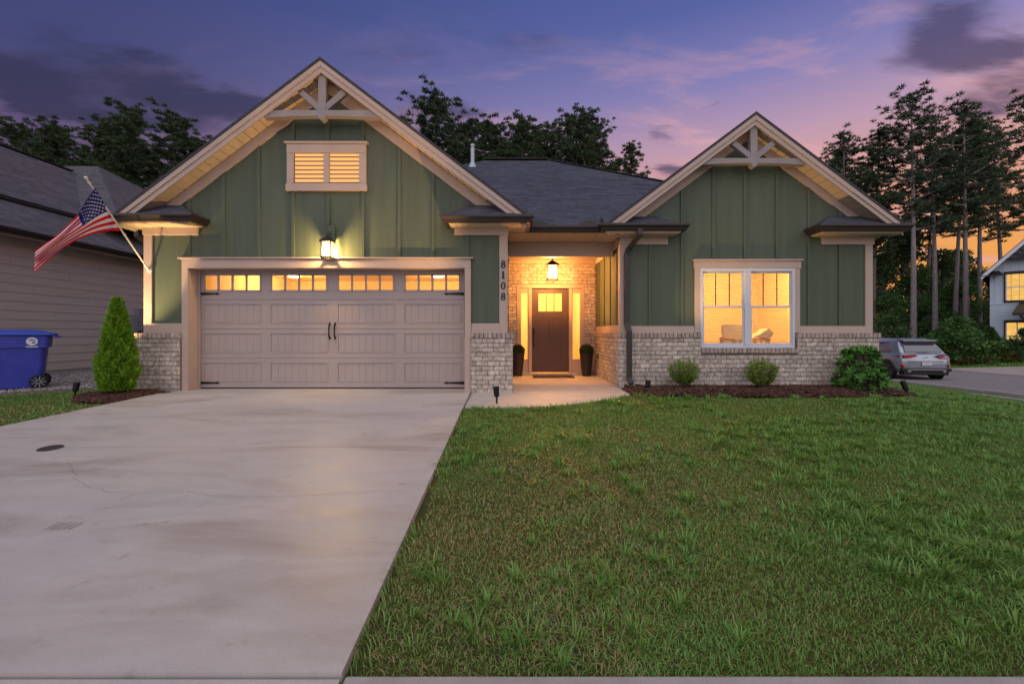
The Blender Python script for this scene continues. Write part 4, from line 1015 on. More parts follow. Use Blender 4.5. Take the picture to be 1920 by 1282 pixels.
shingles(lr, (NE+.02, Yd, NEZ), (0, 1, 0), (-1, 0, Q), 12, 1.77*math.sqrt(1+Q*Q), lambda v: (0, Y1n-Yd), 'shingle_brown', seed=21)
shingles(ur, (Xs+.06, Yd, Zs+.10), (0, 1, 0), (-1, 0, Q), 9, (Xs+.06-XR)*math.sqrt(1+Q*Q), lambda v: (0, 18.6-Yd), 'shingle_brown', seed=22)
MB().box(Xs+.061, Xs+.085, Y0n-.3, 18.6, Zs+.02, Zs+.115).build('roof_edge', 'ridge_dark', ur)
MB().beam((XR, 8.0, ZR+.02), (XR, 18.6, ZR+.02), .24, .04).build('ridge_cap', 'ridge_dark', ur)
# hipped end behind it
hz, hy, hx = 8.35, 20.0, -18.2; d = 7.0
b = MB(); b.add([(hx, hy, hz), (hx-9, hy, hz), (hx-9, hy-d, hz-d*Q), (hx+d, hy-d, hz-d*Q), (hx+d, hy+d, hz-d*Q), (hx-9, hy+d, hz-d*Q)], [(0, 1, 2, 3), (0, 3, 4), (0, 4, 5, 1), (1, 5, 2), (2, 5, 4, 3)]); hr = b.build('hip_roof', 'shingle_base', N)
ll = math.sqrt(1+Q*Q)
shingles(hr, (hx+d, hy-d, hz-d*Q), (0, 1, 0), (-1, 0, Q), 14, d*ll, lambda v: (v/ll, 14-v/ll), 'shingle_brown', seed=23)
shingles(hr, (hx-9, hy-d, hz-d*Q), (1, 0, 0), (0, 1, Q), 16, d*ll, lambda v: (3, 16-v/ll), 'shingle_brown', seed=24)
MB().lathe([(.05, 0), (.05, .4), (.07, .4), (.07, .46)], (-15.3, 19.2, 6.2), 12).build('roof_vent', 'gutter_metal', N)
# meter box on its wall
mbx = root('meter_box', (NX, 13.3, 1.0), 'grey utility box on the tan wall beside the left brick pier', 'utility box')
mat('box_grey', (.26, .27, .31), .5, .1, 6)
MB().box(NX+.005, NX+.16, 12.95, 13.45, 1.0, 1.55).build('cabinet', 'box_grey', mbx, bevel=.01); MB().box(NX+.005, NX+.12, 13.5, 13.85, 1.1, 1.75).build('cabinet', 'box_grey', mbx, bevel=.01)
MB().tube([(NX+.06, 13.2, .0), (NX+.06, 13.2, 1.0)], .03, 8).build('conduit', 'box_grey', mbx)
MB().tube([(NX+.06, 13.7, .0), (NX+.06, 13.7, 1.1)], .03, 8).build('conduit', 'box_grey', mbx)

# ------------------------------------------------------------------ blue wheeled bin
bx, by, bz = -9.13, 8.40, .0
BN = root('wheeled_bin', (bx, by, bz), 'dark blue wheeled bin with white round emblem against the tan wall', 'bin')
rotb = Matrix.Translation((bx, by, bz)) @ Matrix.Rotation(R(42), 4, 'Z')
def T_(mb): mb.v = [tuple(rotb @ Vector(v)) for v in mb.v]; return mb
def rrect(hx_, hy_, z, r=.06, n=5, cx_=0):
    pts = []
    for sx, sy, a0 in ((1, 1, 0), (-1, 1, 90), (-1, -1, 180), (1, -1, 270)):
        for i in range(n): a = R(a0+90*i/(n-1)); pts.append((cx_+sx*(hx_-r)+r*math.cos(a), sy*(hy_-r)+r*math.sin(a), z))
    return pts
def loft(rings, capa=True, capb=True):
    b = MB(); n = len(rings[0])
    for r_ in rings: b.v += r_
    for i in range(len(rings)-1):
        for k_ in range(n): b.f.append((i*n+k_, i*n+(k_+1) % n, (i+1)*n+(k_+1) % n, (i+1)*n+k_))
    if capa: b.f.append(tuple(range(n-1, -1, -1)))
    if capb: b.f.append(tuple(range((len(rings)-1)*n, len(rings)*n)))
    b.mi = [0]*len(b.f); b.t = [0]*len(b.v); return b
# local x: back (+, wheels) to front (-); side with the emblem faces -y
T_(loft([rrect(.34, .27, .02, .07, 5, -.02), rrect(.385, .30, .40, .07, 5, -.02), rrect(.41, .325, .74, .07, 5, -.02), rrect(.445, .35, .75, .07, 5, -.01), rrect(.455, .36, .98, .07, 5, 0)])).build('body', 'bin_blue', BN, smooth=False)
T_(loft([rrect(.50, .395, .975, .08, 5, .01), rrect(.515, .405, .99, .08, 5, .01), rrect(.51, .40, 1.01, .08, 5, .01), rrect(.44, .34, 1.035, .08, 5, -.02), rrect(.36, .27, 1.065, .09, 5, -.05), rrect(.24, .18, 1.075, .09, 5, -.06)])).build('lid', 'bin_lid', BN)
T_(MB().tube([(.50, -.25, .96), (.56, -.25, .95), (.56, .25, .95), (.50, .25, .96)], .018, 8)).build('handle', 'bin_lid', BN)
b = MB(); b.box(-.52, -.35, -.365, -.20, .80, .835); T_(b).build('front_ledge', 'bin_lid', BN, bevel=.01)
b = MB(); b.box(-.46, -.375, -.345, -.333, .45, .61); T_(b).build('lift_pocket', 'black_metal', BN); T_(MB().tube([(-.46, -.355, .49), (-.37, -.355, .49)], .011, 8)).build('lift_bar', 'pole_white', BN)
b = MB(); b.prism([(-.36, -.338, .70), (-.17, -.338, .70), (-.20, -.330, .655), (-.32, -.330, .655)], (0, .012, 0)); T_(b).build('side_grip', 'black_metal', BN)
for sy in (-1, 1):
    b = MB(); b.lathe([(.02, -.035), (.115, -.035), (.125, -.02), (.125, .03), (.115, .035), (.02, .035)], (.30, sy*.335, .127), 24, 'y'); w_ = T_(b).build('wheel', 'tyre', BN)
    for k in range(9):
        a = 2*math.pi*k/9; b = MB(); b.beam((.30+.02*math.cos(a), sy*.335-.040, .127+.02*math.sin(a)), (.30+.10*math.cos(a), sy*.335-.040, .127+.10*math.sin(a)), .014, .012, up=(0, 1, 0)); T_(b).build('spoke', 'box_grey', w_)
# emblem: white disc with a dark bird-like shape over a line of small illegible marks
em = MB(); em.lathe([(0, -.003), (.075, -.003), (.075, .003), (0, .003)], (.215, -.361, .865), 28, 'y'); em = T_(em).build('emblem', 'print_white', BN)
b = MB(); b.prism([(.16, -.366, .885), (.20, -.366, .905), (.25, -.366, .895), (.272, -.366, .872), (.22, -.366, .882)], (0, .002, 0)); b.prism([(.205, -.366, .855), (.25, -.366, .858), (.265, -.366, .84), (.228, -.366, .825)], (0, .002, 0)); T_(b).build('emblem_mark', 'bin_blue', em)
b = MB()
for i in range(8): b.box(.14+i*.020, .154+i*.020, -.362, -.358, .755, .755+(.022 if i % 3 else .026))
T_(b).build('wordmark', 'print_white', BN)
b = MB()
for i in range(6): b.box(-.475+i*.0235, -.459+i*.0235, -.356, -.351, .655, .685)
T_(b).build('serial_number', 'print_white', BN)

# ------------------------------------------------------------------ flag on its pole
pb = Vector(((280-960)/F*8.06, 8.06, CAMZ+(625-508)/F*8.06)); pt = Vector((pb.x+.04, pb.y-1.24, pb.z+1.22))
FL = root('wall_flag', pb, 'striped red and white flag with starred blue canton on a slanted pole', 'flag')
MB().tube([pb, pt], .0125, 10).build('pole', 'pole_white', FL); b = MB(); b.lathe([(0, -.02), (.022, -.012), (.026, .006), (.02, .022), (0, .03)], pt, 14); b.build('finial', 'pole_white', FL, smooth=True)
pd = (pt-pb).normalized(); b = MB(); b.tube([pb-pd*.0, pb+pd*.13], .019, 12); b.lathe([(.045, -.008), (.045, .004), (.02, .01)], (pb.x, TG-.006, pb.z), 18, 'y'); b.build('bracket', 'pole_white', FL)
def cz_(c): return (40+c[0]/6.104, 320+c[1]/6.104)
tops = [cz_(c) for c in ((850, 195), (790, 275), (725, 375), (640, 512), (520, 640), (400, 752), (280, 835), (160, 922))]
bots = [cz_(c) for c in ((1128, 690), (1010, 694), (880, 712), (740, 752), (580, 828), (430, 925), (290, 1045), (150, 1170))]
def samp(L_, u):
    t_ = u*(len(L_)-1); i = min(int(t_), len(L_)-2); f_ = t_-i; p0, p1, p2, p3 = L_[max(i-1, 0)], L_[i], L_[i+1], L_[min(i+2, len(L_)-1)]
    return tuple(.5*((2*b_)+(c_-a_)*f_+(2*a_-5*b_+4*c_-d_)*f_**2+(-a_+3*b_-3*c_+d_)*f_**3) for a_, b_, c_, d_ in zip(p0, p1, p2, p3))
def hoistY(v): return pb.y+(pt.y-pb.y)*(.955-.52*v)
def cloth(u, v):
    a, c = samp(tops, u), samp(bots, u); vv = v
    y = hoistY(v)*(1-u)+(6.98)*u+(.055*math.sin(v*7.5+u*3.0)+.035*math.sin(v*15-u*6))*min(1, u*1.8)
    vv = v+.045*math.sin(v*math.pi)*math.sin(u*5+.6)*u*1.2
    return P(a[0]+(c[0]-a[0])*vv, a[1]+(c[1]-a[1])*vv, y)
NU, NV = 48, 39; b = MB()
for j in range(NV+1):
    for i in range(NU+1): b.v.append(tuple(cloth(i/NU, j/NV))); b.t.append(0)
for j in range(NV):
    for i in range(NU):
        st = j*13//NV; b.f.append((j*(NU+1)+i, j*(NU+1)+i+1, (j+1)*(NU+1)+i+1, (j+1)*(NU+1)+i)); b.mi.append(2 if (st < 7 and i < NU*.4) else st % 2)
cl_ = b.build('cloth', ['flag_red', 'flag_white', 'flag_blue'], FL, smooth=True)
md = cl_.modifiers.new('thickness', 'SOLIDIFY'); md.thickness = .0015
b = MB()
for r_ in range(9):
    for c_ in range(6 if r_ % 2 == 0 else 5):
        u0 = .4*((c_*2+1+(r_ % 2))/12); v0 = (7/13)*((r_+1)/10)
        e = 1e-3; p = cloth(u0, v0); du = (cloth(u0+e, v0)-p).normalized(); dv = (cloth(u0, v0+e)-p); n_ = du.cross(dv).normalized(); dv = n_.cross(du)
        for sg in (-1, 1):
            ring = []
            for k in range(10):
                rad = .021 if k % 2 == 0 else .0085; a = math.pi*k/5; ring.append(p+n_*.004*sg+(du*math.sin(a)+dv*math.cos(a))*rad)
            b.add(ring+[p+n_*.004*sg], [(k, (k+1) % 10, 10) for k in range(10)])
b.build('stars', 'flag_white', FL)
b = MB(); 
for f_ in (.43, .955): q = pb.lerp(pt, f_); b.tube([q-pd*.012, q+pd*.012], .019, 8)
b.build('clip', 'pole_white', FL)

# ------------------------------------------------------------------ porch things
def leaves(n, cen, rad, size, asp, seed, shell=.55, up=.3, squash=(1, 1, 1), outward=.8):
    """n leaf quads in a ball: returns verts, faces, tint"""
    g_ = np.random.default_rng(seed); d_ = g_.normal(size=(n, 3)); d_ /= np.linalg.norm(d_, axis=1, keepdims=True)
    r_ = rad*(shell+(1-shell)*g_.random((n, 1))**.6); p = d_*r_*np.array(squash)
    return leaf_quads(p+np.array(cen), d_*outward+np.array((0, 0, up))+g_.normal(size=(n, 3))*.45, size*(.7+.6*g_.random(n)), asp, g_)
def leaf_quads(p, dirs, size, asp, g_, fold=.0):
    n = len(p); dirs = dirs/np.linalg.norm(dirs, axis=1, keepdims=True); s = np.cross(dirs, g_.normal(size=(n, 3))); s /= np.linalg.norm(s, axis=1, keepdims=True)+1e-9
    L_ = dirs*size[:, None]; W = s*(size*asp)[:, None]
    v = np.stack([p, p+L_*.45+W*.5, p+L_, p+L_*.45-W*.5], 1).reshape(-1, 3); f_ = np.arange(4*n).reshape(n, 4)
    return v, f_, np.repeat(g_.random(n), 4)
def join(parts):
    vs, fs, ts, o_ = [], [], [], 0
    for v, f_, t_ in parts: vs.append(v); fs.append(f_+o_); ts.append(t_); o_ += len(v)
    return np.concatenate(vs), np.concatenate(fs), np.concatenate(ts)
def planter(x, y, label):
    r_ = root('tall_planter', (x, y, 0), label, 'planter', 'planters beside the front door')
    MB().lathe([(.0, .0), (.105, .0), (.16, .52), (.168, .55), (.15, .55), (.145, .50), (0, .49)], (x, y, 0), 28).build('pot', 'planter', r_, smooth=False)
    v, f_, t_ = leaves(2600, (x, y, .60), .155, .035, .6, int(x*50)+3, .5, .25, (1, 1, .85)); link('topiary_ball', np_mesh('topiary_ball', v, f_, 'topiary_leaf', t_), r_)
planter((971-960)/F*10.85, 10.85, 'tall dark planter with clipped ball left of the front door'); planter((1099.5-960)/F*10.85, 10.85, 'tall dark planter with clipped ball right of the front door')
dm = root('door_mat', (.95, 10.62, 0), 'brown bristle mat on the porch in front of the door', 'door mat')
MB().box(.50, 1.42, 10.42, 10.82, -.007, .012).build('mat_pile', 'door_mat', dm, bevel=.004); 
b = MB(); [b.box(x0, x1, y0, y1, -.006, .016) for x0, x1, y0, y1 in ((.49, 1.43, 10.40, 10.425), (.49, 1.43, 10.815, 10.84), (.49, .515, 10.426, 10.814), (1.405, 1.43, 10.426, 10.814))]; b.build('mat_border', 'planter', dm)
sb = root('splash_block', (2.28, 8.3, 0), 'dark splash block under the downspout beside the porch', 'splash block'); b = MB(); b.prism([(2.10, 8.52, 0), (2.34, 8.52, 0), (2.46, 8.12, 0), (2.14, 8.12, 0)], (0, 0, .035)); b.build('tray', 'planter', sb, bevel=.01)
MB().prism([(2.10, 8.52, .035), (2.13, 8.52, .035), (2.17, 8.12, .035), (2.14, 8.12, .035)], (0, 0, .03)).build('lip', 'planter', sb); MB().prism([(2.31, 8.52, .035), (2.34, 8.52, .035), (2.46, 8.12, .035), (2.43, 8.12, .035)], (0, 0, .03)).build('lip', 'planter', sb)

# ------------------------------------------------------------------ beds
def in_poly(px, py, poly):
    px, py = np.asarray(px), np.asarray(py); ins = np.zeros(px.shape, bool); n = len(poly)
    for i in range(n):
        x0, y0 = poly[i]; x1, y1 = poly[(i+1) % n]
        c_ = ((y0 > py) != (y1 > py)) & (px < (x1-x0)*(py-y0)/(y1-y0+1e-12)+x0); ins ^= c_
    return ins
BED = [(2.03, 8.62), (2.03, 7.80), (2.2, 7.66), (3.2, 7.55), (4.4, 7.50), (5.6, 7.52), (6.5, 7.62), (6.95, 7.80), (7.15, 8.05), (7.15, 8.75), (6.95, 8.8)]
BEDL = [(-6.62, 8.05), (-5.86, 8.02), (-5.98, 7.75), (-6.03, 7.45), (-6.14, 7.1), (-6.5, 7.05), (-6.95, 7.2), (-7.2, 7.5), (-7.1, 7.9)]
def bed(name, poly, hump, n, seed, kindname):
    g_ = np.random.default_rng(seed); x0, x1 = min(p[0] for p in poly), max(p[0] for p in poly); y0, y1 = min(p[1] for p in poly), max(p[1] for p in poly)
    def edge(x, y):
        d_ = np.full(np.shape(x), 9.0)
        for (ax, ay), (cx_, cy2) in zip(poly, poly[1:]+poly[:1]):
            t_ = np.clip(((x-ax)*(cx_-ax)+(y-ay)*(cy2-ay))/((cx_-ax)**2+(cy2-ay)**2), 0, 1); d_ = np.minimum(d_, np.hypot(x-ax-t_*(cx_-ax), y-ay-t_*(cy2-ay)))
        return d_
    def hz_(x, y): ed = edge(x, y); return gz(x, y)-.035+hump*np.clip(ed/.35, 0, 1)**.8+.02*np.sin(x*5)*np.sin(y*6)
    gx = np.arange(x0, x1+.04, .04); gy = np.arange(y0, y1+.04, .04); GX, GYY = np.meshgrid(gx, gy); ins = in_poly(GX, GYY, poly); Zb = hz_(GX, GYY)-.015
    id_ = np.arange(GX.size).reshape(GX.shape); ok = ins[:-1, :-1] & ins[1:, 1:] & ins[:-1, 1:] & ins[1:, :-1]
    f_ = np.stack([id_[:-1, :-1], id_[:-1, 1:], id_[1:, 1:], id_[1:, :-1]], -1)[ok]
    link(name, np_mesh(name, np.stack([GX, GYY, Zb], -1).reshape(-1, 3), f_, 'mulch_soil', smooth=True), kind='structure')
    px = g_.uniform(x0, x1, n*2); py = g_.uniform(y0, y1, n*2); k = in_poly(px, py, poly); px, py = px[k][:n], py[k][:n]; m_ = len(px)
    a = g_.uniform(0, 2*np.pi, m_); L_ = g_.uniform(.015, .045, m_); W = g_.uniform(.006, .013, m_); tl = g_.normal(0, .3, m_); pz = hz_(px, py)+g_.uniform(-.005, .014, m_)
    ux = np.stack([np.cos(a)*np.cos(tl), np.sin(a)*np.cos(tl), np.sin(tl)], -1); wy = np.stack([-np.sin(a), np.cos(a), g_.normal(0, .3, m_)], -1); up = np.cross(ux, wy)
    cs = []
    for sx, sy, sz in ((-1,-1,-1),(1,-1,-1),(1,1,-1),(-1,1,-1),(-1,-1,1),(1,-1,1),(1,1,1),(-1,1,1)): cs.append(np.stack([px, py, pz], -1)+ux*(L_*sx)[:, None]+wy*(W*sy)[:, None]+up*(.004*sz))
    v = np.stack(cs, 1).reshape(-1, 3); ff = np.array([(0,3,2,1),(4,5,6,7),(0,1,5,4),(1,2,6,5),(2,3,7,6),(3,0,4,7)]); f_ = (np.arange(m_)[:, None, None]*8+ff[None]).reshape(-1, 4)
    link('mulch', np_mesh('mulch', v, f_, 'mulch_chip', np.repeat(g_.random(m_), 8)), label=kindname, category='mulch', kind='stuff')
bed('planting_bed', BED, .075, 9000, 31, 'dark brown bark mulch along the brick base below the wide window'); bed('planting_bed', BEDL, .085, 3600, 32, 'dark brown bark mulch round the cone shaped evergreen')
# gravel strip along the neighbour's wall
GRV = [(-11.25, 6.5), (-9.9, 6.7), (-8.9, 7.55), (-8.0, 8.35), (-7.2, 8.8), (-6.62, 9.0), (-6.62, 16), (-11.25, 16)]
b = MB(); b.prism([(x, y, -.005) for x, y in GRV], (0, 0, -.08)); b.build('gravel_base', 'gravel_bed', kind='structure')
g_ = np.random.default_rng(41); n = 26000; px = g_.uniform(-11.2, -6.6, n); py = 6.6+9.2*g_.random(n)**1.6; k = in_poly(px, py, GRV); px, py = px[k], py[k]; m_ = len(px)
oct_ = np.array([(1,0,0),(-1,0,0),(0,1,0),(0,-1,0),(0,0,1),(0,0,-1)], float); of = np.array([(0,2,4),(2,1,4),(1,3,4),(3,0,4),(2,0,5),(1,2,5),(3,1,5),(0,3,5)])
r_ = g_.uniform(.010, .026, (m_, 1, 1)); v = oct_[None]*r_*g_.uniform(.6, 1.3, (m_, 1, 3))+g_.normal(0, .003, (m_, 6, 3)); an = g_.uniform(0, 6.28, m_)
vx = v[..., 0]*np.cos(an)[:, None]-v[..., 1]*np.sin(an)[:, None]; vy = v[..., 0]*np.sin(an)[:, None]+v[..., 1]*np.cos(an)[:, None]
v = np.stack([vx+px[:, None], vy+py[:, None], v[..., 2]*.7+.004], -1).reshape(-1, 3)
link('gravel', np_mesh('gravel', v, (np.arange(m_)[:, None, None]*6+of[None]).reshape(-1, 3), 'gravel_stone', np.repeat(g_.random(m_), 6)), label='pale gravel strip along the tan house wall', category='gravel', kind='stuff')

# ------------------------------------------------------------------ shrubs by the house
def arborvitae(name, x, y, z, h, r, n, seed, label, m='arborvitae_leaf', size=.075):
    t_ = root(name, (x, y, z), label, 'evergreen'); MB().tube([(x, y, z-.1), (x, y, z+h*.8)], [.035, .01], 8).build('trunk', 'bark', t_)
    g_ = np.random.default_rng(seed); q = g_.random(n)**1.25*.985; az = g_.uniform(0, 2*np.pi, n)
    prof = np.where(q < .22, .72+.28*np.sin(q/.22*np.pi/2), np.clip(1-((q-.22)/.78)**1.28, 0, 1)**.92)
    lump = 1+.10*np.sin(az*5+q*23)+.08*np.sin(az*9-q*31)+.05*np.sin(az*14+q*57); rad = r*prof*lump*(1-.32*g_.random(n)**2.0)
    p = np.stack([x+rad*np.cos(az), y+rad*np.sin(az), z+.04+q*h], -1)
    d_ = np.stack([np.cos(az)*.75, np.sin(az)*.75, np.full(n, 1.0)], -1)+g_.normal(0, .38, (n, 3))
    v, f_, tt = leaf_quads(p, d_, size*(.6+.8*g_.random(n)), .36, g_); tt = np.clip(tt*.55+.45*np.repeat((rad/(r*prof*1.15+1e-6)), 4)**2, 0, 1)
    link('foliage', np_mesh('foliage', v, f_, m, tt), t_); return t_
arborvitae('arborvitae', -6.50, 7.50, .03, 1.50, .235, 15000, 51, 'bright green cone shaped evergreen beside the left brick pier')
def bush(name, x, y, z, h, r, seed, label, stems=70, m='boxwood_leaf', size=.034, per=66, flare=.55, spread=1.0):
    t_ = root(name, (x, y, z), label, 'shrub'); g_ = np.random.default_rng(seed); st = MB(); P_, D_ = [], []
    for i in range(stems):
        a = g_.uniform(0, 2*np.pi); q = math.sqrt(g_.random()); hh = h*(1-.42*q*q)*g_.uniform(.82, 1.05); end = np.array((math.cos(a)*r*q*spread, math.sin(a)*r*q*spread, hh)); st0 = np.array((math.cos(a)*r*.16*q, math.sin(a)*r*.16*q, 0)); mid = st0*.4+end*.6*np.array((1.18, 1.18, .82))
        pts = [st0, st0*.45+mid*.55, mid, end]; st.tube([(x+p[0], y+p[1], z+p[2]) for p in pts], [.006, .005, .004, .002], 4, False)
        for k in range(per):
            u = .25+.75*g_.random(); seg = u*2.999; i0 = min(int(seg), 2); p = pts[i0]*(1-(seg-i0))+pts[i0+1]*(seg-i0); dd = g_.normal(size=3)*.75+(pts[i0+1]-pts[i0])/np.linalg.norm(pts[i0+1]-pts[i0])*.9
            P_.append(p+np.array((x, y, z))+g_.normal(size=3)*.009); D_.append(dd)
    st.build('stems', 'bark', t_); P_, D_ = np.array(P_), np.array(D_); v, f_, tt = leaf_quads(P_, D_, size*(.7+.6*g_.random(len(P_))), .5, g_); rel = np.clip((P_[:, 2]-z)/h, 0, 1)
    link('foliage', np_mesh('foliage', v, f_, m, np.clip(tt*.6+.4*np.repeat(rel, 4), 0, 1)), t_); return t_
bush('box_shrub', (1283-960)/F*8.22, 8.22, .05, .54, .30, 61, 'small round shrub in mulch left of the wide window'); bush('box_shrub', (1428-960)/F*8.15, 8.15, .04, .55, .30, 62, 'small upright shrub with reddish tips below the wide window', 80)
# laurel: whorls of long leaves on upright shoots
def laurel(x, y, z, h, r, seed, label):
    t_ = root('laurel_shrub', (x, y, z), label, 'shrub'); g_ = np.random.default_rng(seed); st = MB(); V, Fq, Tt, o_ = [], [], [], 0
    for i in range(270):
        a = g_.uniform(0, 2*np.pi); q = g_.random()**.3; el = g_.uniform(.06, 1.0); end = np.array((math.cos(a)*r*q*math.sqrt(max(.05, 1-.75*el*el)), math.sin(a)*r*q*math.sqrt(max(.05, 1-.75*el*el)), h*el*.92*(1-.12*q)))
        st.tube([(x+end[0]*.15, y+end[1]*.15, z), (x+end[0]*.7, y+end[1]*.7, z+end[2]*.55), (x+end[0], y+end[1], z+end[2])], [.010, .007, .004], 5, False)
        ax = np.array((end[0]*1.3, end[1]*1.3, .35+.25*el)); ax /= np.linalg.norm(ax)
        for k in range(13):
            p = np.array((x, y, z))+end-ax*.05*g_.random(); d_ = g_.normal(size=3); d_ -= ax*d_.dot(ax); d_ /= np.linalg.norm(d_); d_ = d_*.85+ax*g_.uniform(.15, .9); d_ /= np.linalg.norm(d_)
            L_ = g_.uniform(.075, .125); s = np.cross(d_, ax); s /= np.linalg.norm(s)+1e-9; nn = np.cross(s, d_); w = L_*.125; rows = []
            for f_, ww, dr in ((0, .15, 0), (.3, .9, .04), (.6, 1.0, .02), (.85, .6, -.04), (1, .05, -.12)): c_ = p+d_*L_*f_+nn*L_*dr; rows += [c_+s*w*ww, c_-s*w*ww]
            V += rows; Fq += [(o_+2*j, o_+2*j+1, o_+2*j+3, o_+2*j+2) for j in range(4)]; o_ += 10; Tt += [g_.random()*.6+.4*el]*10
    st.build('stems', 'bark', t_); link('foliage', np_mesh('foliage', np.array(V), np.array(Fq), 'laurel_leaf', Tt), t_)
laurel((1613-960)/F*8.05, 8.05, .03, .85, .41, 63, 'large glossy leaved shrub at the right end of the bed')

# ------------------------------------------------------------------ house across the side street
FH = root('far_house', (27.3, 26, -.45), 'two storey pale blue house with dark trim at the right edge', 'house')
fx0, fx1, fy = 27.3, 31.4, 26.0; fa, fz, fs = 29.35, 6.35, .80; gzf = -.45
b = MB(); b.prism([(fx0, fy, gzf), (fx1, fy, gzf), (fx1, fy, fz-.2-fs*(fx1-fa)), (fa, fy, fz-.2), (fx0, fy, fz-.2-fs*(fa-fx0))], (0, 9, 0)); fw = b.build('wall', 'far_siding', FH)
x = fx0+.3
while x < fx1:
    zt = fz-.25-fs*abs(x-fa); MB().box(x-.02, x+.02, fy-.02, fy-.001, 2.75, zt).build('batten', 'far_siding', fw); x += .42
MB().box(fx0-.01, fx1, fy-.03, fy-.001, 2.62, 2.74).build('belly_band', 'far_siding', fw)
MB().box(fx0-.02, fx0+1.2, fy-.09, fy-.001, gzf, .50).build('stone_base', 'far_stone', FH)
MB().box(fx1, 36, fy+1.6, 34, gzf, 5.2).build('side_wing', 'far_siding', FH)
b = MB()
for sg in (-1, 1): xe = fa+sg*2.5; b.prism([(fa, fy-.45, fz), (xe, fy-.45, fz-fs*2.5), (xe, fy-.45, fz-fs*2.5-.12), (fa, fy-.45, fz-.12)], (0, 9.6, 0))
fr_ = b.build('roof', 'shingle', FH)
for sg in (-1, 1):
    xe = fa+sg*2.5; b = MB(); b.prism([(fa, fy-.50, fz-.06), (xe, fy-.50, fz-.06-fs*2.5), (xe, fy-.50, fz-.30-fs*2.5), (fa, fy-.50, fz-.30)], (0, .045, 0)); b.build('rake_board', 'far_trim', fr_)
b = MB(); b.prism([(fx1-.2, fy+1.2, 5.2), (36, fy+1.2, 5.2), (36, 30, 8.2), (fx1-.2, 30, 8.2)], (0, 0, -.15)); b.prism([(fx1-.2, 34.6, 5.2), (36, 34.6, 5.2), (36, 30, 8.2), (fx1-.2, 30, 8.2)], (0, 0, -.15)); b.build('wing_roof', 'shingle', FH)
tr_ = MB().box(fa-1.35, fa+1.35, fy-.42, fy-.30, 5.05, 5.20).build('gable_truss', 'far_dark', FH)
MB().box(fa-.07, fa+.07, fy-.41, fy-.31, 5.201, 6.05).build('king_post', 'far_dark', tr_)
for sg in (-1, 1):
    MB().beam((fa, fy-.36, 5.25), (fa+sg*.55, fy-.36, 5.72), .1, .12).build('brace', 'far_dark', tr_); MB().beam((fa, fy-.36, 5.22), (fa+sg*.9, fy-.36, 5.42), .1, .12).build('brace', 'far_dark', tr_)
b = MB(); b.prism([(fx0-.5, fy-.5, 4.30), (fx0+.75, fy-.5, 4.30), (fx0+.5, fy, 4.55), (fx0-.5, fy, 4.55)], (0, 0, -.08)); b.build('eave_return', 'far_dark', FH)
def fwin(x0, x1, z0, z1, nm='window'):
    w_ = MB().box(x0-.1, x1+.1, fy-.08, fy-.01, z1, z1+.16).box(x0-.1, x1+.1, fy-.08, fy-.01, z0-.12, z0).box(x0-.1, x0, fy-.06, fy-.01, z0, z1).box(x1, x1+.1, fy-.06, fy-.01, z0, z1).build(nm, 'far_dark', FH)
    xm = (x0+x1)/2; zm = (z0+z1)/2
    for a in (x0+.03, xm, x1-.03): MB().box(a-.035, a+.035, fy-.055, fy-.012, z0, z1).build('mullion', 'far_trim', w_)
    MB().box(x0, x1, fy-.05, fy-.012, zm-.03, zm+.03).build('sash_bar', 'far_trim', w_)
    for a, c_ in ((x0+.06, xm-.03), (xm+.03, x1-.06)): MB().quad((a, fy-.02, z0), (c_, fy-.02, z0), (c_, fy-.02, z1), (a, fy-.02, z1)).build('pane', 'lit_far', w_)
m = bpy.data.materials.new('lit_far'); m.use_nodes = True; m.node_tree.nodes.clear(); t = NT(m.node_tree); MATS['lit_far'] = m
geo = t.add('ShaderNodeNewGeometry').outputs['Position']; mp = t.add('ShaderNodeMapping'); mp.inputs['Scale'].default_value = (.6, 1, 5); t.link(geo, mp.inputs[0])
e = t.add('ShaderNodeEmission'); t.link(t.ramp(t.noise(mp.outputs[0], 3, 4, .6), [(.3, (.75, .36, .06)), (.7, (1, .62, .17))]), e.inputs[0]); e.inputs[1].default_value = 1.05*K
o = t.add('ShaderNodeOutputMaterial'); t.link(e.outputs[0], o.inputs[0])
fwin(28.15, 30.2, 2.85, 4.30); fwin(28.15, 29.35, .10, 1.60)
b = MB(); b.prism([(28.5, fy-1.5, 2.1), (33, fy-1.5, 2.1), (33, fy, 2.75), (28.9, fy, 2.75)], (0, 0, -.12)); b.build('porch_roof', 'far_dark', FH); MB().box(29.75, 29.9, fy-1.4, fy-1.25, gzf, 2.0).build('porch_post', 'far_trim', FH)
MB().tube([(28.9, fy-1.4, 2.0), (28.95, fy-1.2, 1.85), (29.5, fy-.2, 1.6), (29.6, fy-.1, 1.3), (29.6, fy-.1, gzf)], .05, 8).build('downspout', 'far_dark', FH)

FH.rotation_euler = (0, 0, R(-48)); FH.scale = (.72, 1, 1)
# ------------------------------------------------------------------ parked car
cxr, cyr, czr = 16.3, 17.9, -.83
CAR = root('parked_car', (cxr, cyr, czr), 'silver grey hatchback crossover parked on the side street', 'car')
cm = Matrix.Translation((cxr, cyr, czr)) @ Matrix.Rotation(R(-8), 4, 'Z')
def C(mb): mb.v = [tuple(cm @ Vector(v)) for v in mb.v]; return mb
def ring(y, pr): return [(x, y_, z) for x, y_, z in [(x, y+dy, z) for x, dy, z in pr]]
